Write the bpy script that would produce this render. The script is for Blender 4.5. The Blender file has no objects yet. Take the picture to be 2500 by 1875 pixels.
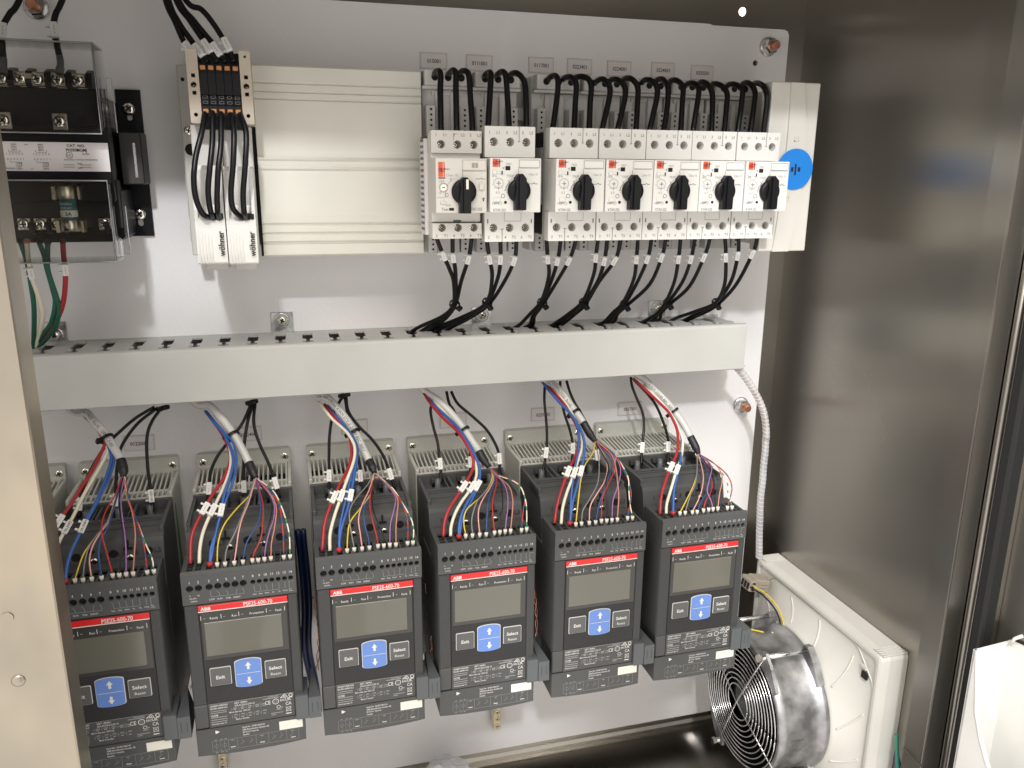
import bpy, bmesh, math, random
from math import radians as R, sin, cos, pi
from mathutils import Vector, Matrix
from mathutils.geometry import tessellate_polygon
random.seed(7)
# exposure and lamp settings
WORLD, KEYPOW, FILLPOW, EXPO, TOPZ, ANI = 1.44, 46, 56, 0.06, 137, 0.0
SC = bpy.context.scene
C = SC.collection
MM = 0.001
# Coordinates in this script are (x, d, z) in millimetres: x to the right along the mounting plate,
# d out of the plate towards the open door, z up.
def P(x, d, z): return Vector((x*MM, -d*MM, z*MM))

# ---------------------------------------------------------------- camera
cam = bpy.data.cameras.new('camera'); camo = bpy.data.objects.new('camera', cam); C.objects.link(camo)
CAMP = P(-226.07, 830.82, -38.48)
yaw, pit, rol = .2709, -.2543, .0089
fw = Vector((sin(yaw)*cos(pit), cos(yaw)*cos(pit), sin(pit)))
ri = Vector((cos(yaw), -sin(yaw), 0)); up = ri.cross(fw)
r2 = cos(rol)*ri + sin(rol)*up; u2 = -sin(rol)*ri + cos(rol)*up
m = Matrix((r2, u2, -fw)).transposed().to_4x4(); m.translation = CAMP
camo.matrix_world = m
cam.sensor_width = 36.0; cam.lens = 36.0*1980.93/2500.0
cam.clip_start = 0.02; cam.clip_end = 50
SC.camera = camo
SC.render.resolution_x, SC.render.resolution_y = 1024, 768

# ---------------------------------------------------------------- light
W = bpy.data.worlds.new('World'); SC.world = W; W.use_nodes = True
bg = W.node_tree.nodes['Background']
bg.inputs[0].default_value = (1.0, 0.945, 0.885, 1); bg.inputs[1].default_value = WORLD
def lamp(name, kind, loc, target, power, size, col=(1, 1, 1)):
    l = bpy.data.lights.new(name, kind); l.energy = power; l.color = col
    if kind == 'AREA': l.shape = 'DISK'; l.size = size
    else: l.shadow_soft_size = size
    o = bpy.data.objects.new(name, l); C.objects.link(o); o.location = loc
    o.rotation_euler = (target-loc).to_track_quat('-Z', 'Y').to_euler(); return o
KEYDIR = Vector((-.24, -1.0, .72))
lamp('ceiling_lamp', 'AREA', P(0, 60, -180)+KEYDIR*2.3, P(0, 60, -180), KEYPOW, .16, (.97, .98, 1))
lamp('fill_lamp', 'AREA', P(-600, 1750, 1700), P(-50, 0, -400), FILLPOW, 1.6, (1, .93, .84))  # added unseen soft lamp, lifts the light on the recessed lower areas
SC.view_settings.view_transform = 'Standard'; SC.view_settings.look = 'None'
SC.view_settings.exposure = EXPO; SC.view_settings.gamma = 1

# ---------------------------------------------------------------- materials
def nodes(name):
    mt = bpy.data.materials.new(name); mt.use_nodes = True
    nt = mt.node_tree; return mt, nt, nt.nodes['Principled BSDF']
def noise(nt, scale, detail=3, stretch=None):
    tc = nt.nodes.new('ShaderNodeTexCoord'); mp = nt.nodes.new('ShaderNodeMapping')
    n = nt.nodes.new('ShaderNodeTexNoise'); n.inputs['Scale'].default_value = scale; n.inputs['Detail'].default_value = detail
    if stretch: mp.inputs['Scale'].default_value = stretch
    nt.links.new(tc.outputs['Object'], mp.inputs[0]); nt.links.new(mp.outputs[0], n.inputs['Vector'])
    return n
def ramp(nt, src, a, b, lo=.35, hi=.65):
    r = nt.nodes.new('ShaderNodeMapRange'); r.inputs[1].default_value = lo; r.inputs[2].default_value = hi
    r.inputs[3].default_value = a; r.inputs[4].default_value = b; nt.links.new(src, r.inputs[0]); return r.outputs[0]
def mixcol(nt, fac, a, b):
    x = nt.nodes.new('ShaderNodeMix'); x.data_type = 'RGBA'
    nt.links.new(fac, x.inputs[0]); x.inputs[6].default_value = (*a, 1); x.inputs[7].default_value = (*b, 1); return x.outputs[2]
def bump(nt, b, src, strength, dist):
    k = nt.nodes.new('ShaderNodeBump'); k.inputs['Strength'].default_value = strength; k.inputs['Distance'].default_value = dist
    nt.links.new(src, k.inputs['Height']); nt.links.new(k.outputs[0], b.inputs['Normal'])
def plastic(name, col, rough=.45, var=.06, spec=.5, grain=900, gs=.12, coat=0):
    mt, nt, b = nodes(name)
    n = noise(nt, 18, 4)
    c1 = tuple(max(0, c*(1-var)) for c in col); c2 = tuple(min(1, c*(1+var)) for c in col)
    nt.links.new(mixcol(nt, ramp(nt, n.outputs[0], 0, 1), c1, c2), b.inputs['Base Color'])
    nt.links.new(ramp(nt, n.outputs[0], rough-.05, rough+.05), b.inputs['Roughness'])
    b.inputs['Specular IOR Level'].default_value = spec
    if coat: b.inputs['Coat Weight'].default_value = coat; b.inputs['Coat Roughness'].default_value = .12
    if gs:
        g = noise(nt, grain, 2); bump(nt, b, g.outputs[0], gs, .0003)
    return mt
def metal(name, col, rough=.25, var=.1, scale=30, stretch=None, aniso=0, bs=0, bscale=60, rvar=.08):
    mt, nt, b = nodes(name)
    b.inputs['Metallic'].default_value = 1
    n = noise(nt, scale, 5, stretch)
    c1 = tuple(c*(1-var) for c in col); c2 = tuple(min(1, c*(1+var)) for c in col)
    nt.links.new(mixcol(nt, ramp(nt, n.outputs[0], 0, 1), c1, c2), b.inputs['Base Color'])
    nt.links.new(ramp(nt, n.outputs[0], rough-rvar, rough+rvar), b.inputs['Roughness'])
    if aniso: b.inputs['Anisotropic'].default_value = aniso
    if bs:
        g = noise(nt, bscale, 4, stretch); bump(nt, b, g.outputs[0], bs, .0006)
    return mt
def clear(name, tint=(.96, .97, .97), rough=.03, haze=.12):
    mt = bpy.data.materials.new(name); mt.use_nodes = True; nt = mt.node_tree; nt.nodes.clear()
    out = nt.nodes.new('ShaderNodeOutputMaterial'); tr = nt.nodes.new('ShaderNodeBsdfTransparent'); tr.inputs[0].default_value = (*tint, 1)
    gl = nt.nodes.new('ShaderNodeBsdfGlossy'); gl.inputs['Roughness'].default_value = rough
    df = nt.nodes.new('ShaderNodeBsdfTranslucent'); df.inputs[0].default_value = (.8, .8, .8, 1)
    fr = nt.nodes.new('ShaderNodeFresnel'); fr.inputs[0].default_value = 1.5
    m1 = nt.nodes.new('ShaderNodeMixShader'); m2 = nt.nodes.new('ShaderNodeMixShader')
    m1.inputs[0].default_value = haze
    nt.links.new(tr.outputs[0], m1.inputs[1]); nt.links.new(df.outputs[0], m1.inputs[2])
    nt.links.new(fr.outputs[0], m2.inputs[0]); nt.links.new(m1.outputs[0], m2.inputs[1]); nt.links.new(gl.outputs[0], m2.inputs[2])
    nt.links.new(m2.outputs[0], out.inputs[0]); return mt
def milky(name):
    mt = bpy.data.materials.new(name); mt.use_nodes = True; nt = mt.node_tree; b = nt.nodes['Principled BSDF']; out = nt.nodes['Material Output']
    b.inputs['Base Color'].default_value = (.80, .80, .83, 1); b.inputs['Roughness'].default_value = .22
    tr = nt.nodes.new('ShaderNodeBsdfTransparent'); mx = nt.nodes.new('ShaderNodeMixShader'); n = noise(nt, 40, 2)
    nt.links.new(ramp(nt, n.outputs[0], .45, .65), mx.inputs[0]); nt.links.new(tr.outputs[0], mx.inputs[1]); nt.links.new(b.outputs[0], mx.inputs[2])
    nt.links.new(mx.outputs[0], out.inputs[0]); return mt
def powder(name, col):
    mt, nt, b = nodes(name)
    b.inputs['Base Color'].default_value = (*col, 1); b.inputs['Roughness'].default_value = .38
    g = noise(nt, 260, 2); bump(nt, b, g.outputs[0], .35, .0007)
    n = noise(nt, 5, 4); nt.links.new(mixcol(nt, ramp(nt, n.outputs[0], 0, 1), tuple(c*.96 for c in col), col), b.inputs['Base Color'])
    return mt
def flat(name, col, rough=.5):
    mt, nt, b = nodes(name); b.inputs['Base Color'].default_value = (*col, 1); b.inputs['Roughness'].default_value = rough
    n = noise(nt, 120, 2); nt.links.new(ramp(nt, n.outputs[0], rough-.04, rough+.04), b.inputs['Roughness']); return mt
def brushed(name, col):
    mt, nt, b = nodes(name); b.inputs['Metallic'].default_value = 1
    n = noise(nt, 2.6, 4, (1, 1, 1.8)); s = noise(nt, 5, 3)
    nt.links.new(mixcol(nt, ramp(nt, n.outputs[0], 0, 1, .3, .7), tuple(c*.93 for c in col), col), b.inputs['Base Color'])
    nt.links.new(ramp(nt, s.outputs[0], .27, .34, .3, .7), b.inputs['Roughness'])
    b.inputs['Anisotropic'].default_value = .8; b.inputs['Anisotropic Rotation'].default_value = ANI; return mt
def lcd_film():
    # unlit liquid crystal panel under its crinkled protective film
    mt, nt, b = nodes('lcd_panel'); b.inputs['Base Color'].default_value = (.128, .126, .104, 1); b.inputs['Roughness'].default_value = .34
    b.inputs['Coat Weight'].default_value = .55; b.inputs['Coat Roughness'].default_value = .06
    oi = nt.nodes.new('ShaderNodeObjectInfo'); tc = nt.nodes.new('ShaderNodeTexCoord'); n = nt.nodes.new('ShaderNodeTexNoise')
    n.noise_dimensions = '4D'; n.inputs['Scale'].default_value = 15; n.inputs['Detail'].default_value = 1.0; n.inputs['Distortion'].default_value = 1.6
    nt.links.new(oi.outputs['Random'], n.inputs['W']); nt.links.new(tc.outputs['Object'], n.inputs['Vector'])
    k = nt.nodes.new('ShaderNodeBump'); k.inputs['Strength'].default_value = .14; k.inputs['Distance'].default_value = .004
    nt.links.new(n.outputs[0], k.inputs['Height']); nt.links.new(k.outputs[0], b.inputs['Coat Normal']); return mt
M = dict(
 plate=powder('white_powder_coat', (.825, .815, .82)),
 steel=brushed('brushed_stainless', (.385, .365, .33)),
 zinc=metal('zinc_plated_steel', (.72, .73, .74), .26, .18, 90, None, 0, .12, 200),
 nickel=metal('nickel_screw', (.88, .85, .76), .16, .10, 120),
 copper=metal('copper_stud', (.70, .33, .21), .38, .15, 160),
 brass=metal('plated_brass', (.78, .72, .55), .32, .12, 100),
 cast=metal('cast_aluminium', (.40, .40, .41), .48, .35, 45, None, 0, .4, 120, .06),
 wire_steel=metal('plated_wire', (.80, .80, .80), .22, .1, 60),
 duct=plastic('grey_duct_plastic', (.49, .495, .475), .42, .03, .4, 500, .05),
 cream=plastic('cream_plastic', (.65, .64, .575), .36, .03, .5, 700, .05),
 pale=plastic('pale_grey_plastic', (.63, .615, .57), .42, .03),
 white=plastic('white_plastic', (.73, .725, .70), .40, .03),
 adapter=plastic('grey_adapter_plastic', (.60, .59, .565), .48, .04),
 beige=plastic('beige_plastic', (.47, .41, .33), .5, .04),
 black=plastic('black_plastic', (.006, .0065, .008), .45, .2, .28),
 lack=plastic('black_lacquer', (.007, .007, .009), .36, .2, .28, 300, .08),
 charcoal=plastic('charcoal_plastic', (.074, .077, .078), .48, .07, .4, 700, .15),
 charcoal2=plastic('dark_charcoal_plastic', (.046, .048, .049), .5, .08, .4, 700, .15),
 keypad=plastic('black_keypad', (.028, .029, .031), .42, .1),
 clip=plastic('slate_plastic', (.095, .105, .113), .45, .06),
 sink=plastic('pale_heatsink_paint', (.52, .52, .475), .45, .05, .5, 300, .15),
 filt=plastic('warm_white_plastic', (.60, .592, .55), .42, .03),
 insul=plastic('black_wire_insulation', (.005, .005, .006), .34, .2, .3, 400, .06),
 w_red=plastic('red_wire_insulation', (.36, .018, .026), .34, .08),
 w_white=plastic('cream_wire_insulation', (.74, .69, .56), .38, .04),
 w_blue=plastic('blue_wire_insulation', (.035, .11, .36), .34, .08),
 w_green=plastic('green_wire_insulation', (.010, .095, .060), .36, .1),
 navy=plastic('navy_wire_insulation', (.006, .016, .07), .4, .08),
 w_teal=plastic('teal_wire_insulation', (.05, .27, .19), .36, .1),
 c_yellow=plastic('yellow_core', (.70, .52, .045), .4, .05), c_gray=plastic('grey_core', (.22, .22, .22), .4, .05),
 c_pink=plastic('pink_core', (.72, .36, .33), .4, .05), c_blue=plastic('blue_core', (.030, .08, .26), .4, .05),
 c_red=plastic('red_core', (.45, .03, .03), .4, .05), c_black=plastic('black_core', (.010, .010, .012), .4, .05),
 c_violet=plastic('violet_core', (.30, .14, .36), .4, .05), c_salmon=plastic('salmon_core', (.52, .21, .16), .4, .05),
 c_green=plastic('green_core', (.06, .25, .08), .4, .05), c_cream=plastic('cream_core', (.78, .76, .66), .4, .05),
 sheath=plastic('grey_cable_sheath', (.56, .56, .54), .40, .04),
 shrink=plastic('black_heat_shrink', (.014, .015, .017), .5, .2),
 orange=plastic('orange_plastic', (.50, .20, .055), .45, .06), orange2=plastic('vermilion_print', (.66, .10, .03), .4, .04),
 red=plastic('red_label', (.66, .020, .022), .35, .03), blue_key=plastic('blue_key', (.13, .25, .62), .42, .03),
 blue_disc=plastic('blue_disc', (.012, .21, .66), .40, .04), grey_key=plastic('grey_key', (.10, .105, .105), .45, .03),
 lcd=lcd_film(), lcd_dark=plastic('lcd_bezel', (.05, .05, .047), .22, .05),
 ink_w=flat('white_print', (.72, .72, .70)), ink_g=flat('grey_print', (.30, .31, .31)), ink_d=flat('dark_grey_print', (.11, .11, .11)), ink_k=flat('black_print', (.012, .012, .012)),
 paper=flat('label_paper', (.76, .72, .72), .42), sticker=flat('white_sticker', (.80, .78, .70), .5),
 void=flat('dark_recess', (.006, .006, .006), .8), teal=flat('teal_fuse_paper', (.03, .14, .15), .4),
 green=flat('green_sticker', (.03, .17, .05), .5), brown=plastic('grey_brown_plastic', (.34, .30, .24), .5, .06),
 clear=clear('clear_cover', (1, 1, 1), .03, .008), edge=milky('milky_plastic_glint'), film=clear('clear_film', (.9, .92, .95), .15, .35), spiral=milky('spiral_wrap_plastic'),
 rubber=flat('black_rubber', (.010, .010, .010), .6), lam=metal('steel_laminations', (.085, .083, .08), .5, .1, 40, (40, 40, 1)),
 skin=plastic('skin', (.50, .30, .22), .5), cloth=plastic('dark_cloth', (.03, .035, .05), .8, .2), hair=plastic('hair', (.03, .02, .015), .6),
)
# stained satin stainless for the post: patches of dull residue
def stainless_post():
    mt, nt, b = nodes('stained_stainless'); b.inputs['Metallic'].default_value = 1
    n = noise(nt, 5.5, 4, (1, 1, .6)); n2 = noise(nt, 16, 3)
    nt.links.new(mixcol(nt, ramp(nt, n.outputs[0], 0, 1, .44, .56), (.50, .44, .345), (.37, .335, .28)), b.inputs['Base Color'])
    nt.links.new(ramp(nt, n2.outputs[0], .28, .46), b.inputs['Roughness']); return mt
M['post'] = stainless_post()
def recess_grid(name, col):
    # keypad skin: fine woven dimples, too small to model one by one
    mt, nt, b = nodes(name); b.inputs['Base Color'].default_value = (*col, 1); b.inputs['Roughness'].default_value = .5
    tc = nt.nodes.new('ShaderNodeTexCoord'); br = nt.nodes.new('ShaderNodeTexBrick')
    mp = nt.nodes.new('ShaderNodeMapping'); mp.inputs['Rotation'].default_value = (R(90), 0, 0)
    br.inputs['Scale'].default_value = 260; br.inputs['Mortar Size'].default_value = .03; br.inputs['Brick Width'].default_value = .5; br.inputs['Row Height'].default_value = .42
    br.inputs[1].default_value = (0, 0, 0, 1); br.inputs[2].default_value = (0, 0, 0, 1); br.inputs[3].default_value = (1, 1, 1, 1)
    nt.links.new(tc.outputs['Object'], mp.inputs[0]); nt.links.new(mp.outputs[0], br.inputs['Vector'])
    nt.links.new(mixcol(nt, br.outputs['Color'], tuple(c*.45 for c in col), tuple(min(1, c*1.25) for c in col)), b.inputs['Base Color'])
    bump(nt, b, br.outputs['Color'], .8, .0005); return mt
M['weave'] = recess_grid('woven_charcoal', (.088, .091, .093)); M['weave_dark'] = recess_grid('woven_black', (.042, .043, .046))
# ---------------------------------------------------------------- mesh building
class MB:
    """collects shapes (mm, local to a thing) and links them as ONE mesh object"""
    def __init__(s): s.bm = bmesh.new(); s.mats = []
    def mi(s, m):
        if m not in s.mats: s.mats.append(m)
        return s.mats.index(m)
    def box(s, x0, x1, d0, d1, z0, z1, mat, bev=0, seg=1):
        co = [(x, d, z) for x in (x0, x1) for d in (d0, d1) for z in (z0, z1)]
        vs = [s.bm.verts.new(P(*c)) for c in co]
        fs = [(0, 1, 3, 2), (4, 6, 7, 5), (0, 4, 5, 1), (2, 3, 7, 6), (0, 2, 6, 4), (1, 5, 7, 3)]
        faces = [s.bm.faces.new([vs[i] for i in f]) for f in fs]
        k = s.mi(mat)
        for f in faces: f.material_index = k
        if bev:
            ed = list({e for f in faces for e in f.edges})
            r = bmesh.ops.bevel(s.bm, geom=ed, offset=bev*MM, segments=seg, affect='EDGES', profile=.5, clamp_overlap=True)
            for f in r['faces']: f.material_index = k
        return s
    def hull(s, rings, mat, cap=True, smooth=True):
        """rings: lists of equal length of (x,d,z); skins between them"""
        k = s.mi(mat); V = [[s.bm.verts.new(P(*c)) for c in r] for r in rings]; n = len(rings[0])
        for a, b in zip(V, V[1:]):
            for i in range(n):
                f = s.bm.faces.new((a[i], a[(i+1) % n], b[(i+1) % n], b[i])); f.material_index = k; f.smooth = smooth
        if cap:
            for r in (V[0][::-1], V[-1]):
                f = s.bm.faces.new(r); f.material_index = k
        return s
    def cyl(s, c, r, h, mat, axis='d', n=24, r2=None, cap=True, smooth=True):
        """cylinder from c, length h along axis"""
        r2 = r if r2 is None else r2; rings = []
        for rr, t in ((r, 0), (r2, h)):
            q = []
            for i in range(n):
                a = 2*pi*i/n; u, v = rr*cos(a), rr*sin(a)
                q.append({'d': (c[0]+u, c[1]+t, c[2]+v), 'x': (c[0]+t, c[1]+u, c[2]+v), 'z': (c[0]+u, c[1]+v, c[2]+t)}[axis])
            rings.append(q)
        return s.hull(rings, mat, cap, smooth)
    def lathe(s, c, prof, mat, axis='d', n=32, cap=True):
        rings = []
        for rr, t in prof:
            q = []
            for i in range(n):
                a = 2*pi*i/n; u, v = rr*cos(a), rr*sin(a)
                q.append({'d': (c[0]+u, c[1]+t, c[2]+v), 'x': (c[0]+t, c[1]+u, c[2]+v), 'z': (c[0]+u, c[1]+v, c[2]+t)}[axis])
            rings.append(q)
        return s.hull(rings, mat, cap)
    def prism(s, pts, a, b, mat, plane='xz', holes=(), back=True, bev=0):
        """extrudes a 2-D outline (with holes) between a and b along the remaining axis"""
        k = s.mi(mat)
        def at(u, v, t): return {'xz': (u, t, v), 'dz': (t, u, v), 'xd': (u, v, t)}[plane]
        loops = [list(pts)]+[list(h) for h in holes]
        allp = [p for l in loops for p in l]
        tris = tessellate_polygon([[Vector((p[0], p[1], 0)) for p in l] for l in loops])
        fv = [s.bm.verts.new(P(*at(*p, b))) for p in allp]; bv = [s.bm.verts.new(P(*at(*p, a))) for p in allp]
        for t in tris:
            if len(set(t)) < 3: continue
            try:
                s.bm.faces.new([fv[i] for i in t]).material_index = k
                if back: s.bm.faces.new([bv[i] for i in reversed(t)]).material_index = k
            except ValueError: pass
        o = 0
        for l in loops:
            n = len(l)
            for i in range(n):
                f = s.bm.faces.new((fv[o+i], fv[o+(i+1) % n], bv[o+(i+1) % n], bv[o+i])); f.material_index = k
            o += n
        return s
    def tube(s, pts, r, mat, n=8, mats=None, dash=1, cap=True):
        """pts: list of (x,d,z); r: number or list"""
        V = [P(*p) for p in pts]; rings = []; up = Vector((.13, .2, .97)).normalized(); prev = None
        for i, v in enumerate(V):
            t = (V[min(i+1, len(V)-1)]-V[max(i-1, 0)]).normalized()
            if prev is None: a = t.orthogonal().normalized()
            else: a = (prev-t*prev.dot(t)).normalized()
            prev = a; b = t.cross(a); rr = (r[i] if isinstance(r, (list, tuple)) else r)*MM
            rings.append([s.bm.verts.new(v+rr*(a*cos(2*pi*j/n)+b*sin(2*pi*j/n))) for j in range(n)])
        ks = [s.mi(m) for m in (mats or [mat])]
        for i, (a, b) in enumerate(zip(rings, rings[1:])):
            for j in range(n):
                f = s.bm.faces.new((a[j], a[(j+1) % n], b[(j+1) % n], b[j])); f.smooth = True; f.material_index = ks[(i//dash) % len(ks)]
        if cap:
            s.bm.faces.new(rings[0][::-1]).material_index = ks[0]; s.bm.faces.new(rings[-1]).material_index = ks[0]
        return s
    def quad(s, pts, mat):
        f = s.bm.faces.new([s.bm.verts.new(P(*p)) for p in pts]); f.material_index = s.mi(mat); return s
    def text(s, string, x, d, z, size, mat, align='CENTER', rot=0, fat=0, sx=1, frame=None):
        """flat print facing the door; z is the middle of the capitals"""
        size *= 1.3; me = text_mesh(string, fat); k = s.mi(mat); ws = [v.co for v in me.vertices]
        if not ws: return s
        xs = [w.x for w in ws]; x0, x1 = min(xs), max(xs); off = {'CENTER': -(x0+x1)/2, 'LEFT': -x0, 'RIGHT': -x1}[align]
        vs = []
        for w in ws:
            a, b = (w.x+off)*size*sx, (w.y-.36)*size
            c = (a*cos(rot)-b*sin(rot), a*sin(rot)+b*cos(rot))
            vs.append(s.bm.verts.new(frame(*c) if frame else P(x+c[0], d, z+c[1])))
        for p in me.polygons:
            try: f = s.bm.faces.new([vs[i] for i in p.vertices]); f.material_index = k
            except ValueError: pass
        return s
    def line(s, x0, z0, x1, z1, d, w, mat):
        a = Vector((x1-x0, z1-z0)); n = Vector((-a.y, a.x)).normalized()*w/2
        return s.quad([(x0+n.x, d, z0+n.y), (x0-n.x, d, z0-n.y), (x1-n.x, d, z1-n.y), (x1+n.x, d, z1+n.y)], mat)
    def poly(s, pts, d, w, mat):
        for a, b in zip(pts, pts[1:]): s.line(*a, *b, d, w, mat)
        return s
    def frame(s, x0, x1, z0, z1, d, w, mat): return s.poly([(x0, z0), (x1, z0), (x1, z1), (x0, z1), (x0, z0)], d, w, mat)
    def ringprint(s, x, z, r, d, w, mat, n=20, a0=0, a1=2*pi):
        return s.poly([(x+r*cos(a0+(a1-a0)*i/n), z+r*sin(a0+(a1-a0)*i/n)) for i in range(n+1)], d, w, mat)
    def mesh(s, name):
        me = bpy.data.meshes.new(name)
        bmesh.ops.recalc_face_normals(s.bm, faces=s.bm.faces[:])
        s.bm.to_mesh(me); s.bm.free()
        for m in s.mats: me.materials.append(M[m])
        return me
    def build(s, name, parent=None, label=None):
        o = bpy.data.objects.new(name, s.mesh(name)); C.objects.link(o)
        if parent is not None: o.parent = parent
        if label: o['label'] = label
        return o
_txt = {}
def text_mesh(string, fat=0):
    key = (string, fat)
    if key not in _txt:
        cu = bpy.data.curves.new('lettering', 'FONT'); cu.body = string; cu.resolution_u = 2; cu.offset = fat; cu.fill_mode = 'FRONT'
        ob = bpy.data.objects.new('lettering', cu); _txt[key] = bpy.data.meshes.new_from_object(ob)
        bpy.data.objects.remove(ob)
    return _txt[key]
def circle(x, z, r, n=20, a0=0): return [(x+r*cos(a0+2*pi*i/n), z+r*sin(a0+2*pi*i/n)) for i in range(n)]
def rect(x0, x1, z0, z1): return [(x0, z0), (x1, z0), (x1, z1), (x0, z1)]
def rrect(x0, x1, z0, z1, r, n=4):
    o = []
    for cx, cz, a in ((x1-r, z1-r, 0), (x0+r, z1-r, 90), (x0+r, z0+r, 180), (x1-r, z0+r, 270)):
        o += [(cx+r*cos(R(a+90*i/n)), cz+r*sin(R(a+90*i/n))) for i in range(n+1)]
    return o
def smooth(pts, k=6):
    """Catmull-Rom through pts"""
    Q = [Vector(p) for p in pts]; Q = [Q[0]*2-Q[1]]+Q+[Q[-1]*2-Q[-2]]; o = []
    for i in range(1, len(Q)-2):
        a, b, c, d = Q[i-1:i+3]
        for j in range(k):
            t = j/k; o.append(.5*((2*b)+(c-a)*t+(2*a-5*b+4*c-d)*t*t+(3*b-a-3*c+d)*t**3))
    o.append(Q[-2]); return [tuple(v) for v in o]
def point_at(pts, t):
    """position and direction on the smoothed path at index t"""
    s = smooth(pts, 10); i = min(max(int(t*10), 0), len(s)-2); a, b = Vector(s[i]), Vector(s[i+1]); return a, (b-a).normalized()
def thing(name, label, cat, loc=(0, 0, 0), group=None):
    o = bpy.data.objects.new(name, None); C.objects.link(o); o.location = P(*loc); o.empty_display_size = .01
    o['label'] = label; o['category'] = cat
    if group: o['group'] = group
    return o
def tag(o, label, cat, group=None):
    o['label'] = label; o['category'] = cat
    if group: o['group'] = group
    return o
def structure(o): o['kind'] = 'structure'; return o
def dup(root, loc, label=None, group=None):
    r = root.copy(); C.objects.link(r); r.location = P(*loc)
    if label: r['label'] = label
    if group: r['group'] = group
    for ch in list(root.children):
        c = ch.copy(); C.objects.link(c); c.parent = r
        for g in ch.children:
            d = g.copy(); C.objects.link(d); d.parent = c
    return r
_sm = {}
def screw_mesh(r, h=2.2, m='nickel'):
    k = (r, h, m)
    if k not in _sm:
        b = MB(); b.lathe((0, 0, 0), [(r, 0), (r, h*.45), (r*.82, h*.85), (r*.45, h)], m, n=20)
        for w, q in ((r*1.1, r*.26), (r*.26, r*1.1)): b.box(-w/2, w/2, h*.8, h+.12, -q/2, q/2, 'void')
        _sm[k] = b.mesh('screw')
    return _sm[k]
def screw(parent, x, d, z, r, h=2.2, rot=.5, m='nickel', name='screw'):
    o = bpy.data.objects.new(name, screw_mesh(r, h, m)); C.objects.link(o); o.parent = parent; o.location = P(x, d, z); o.rotation_euler = (0, rot, 0); return o
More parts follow.
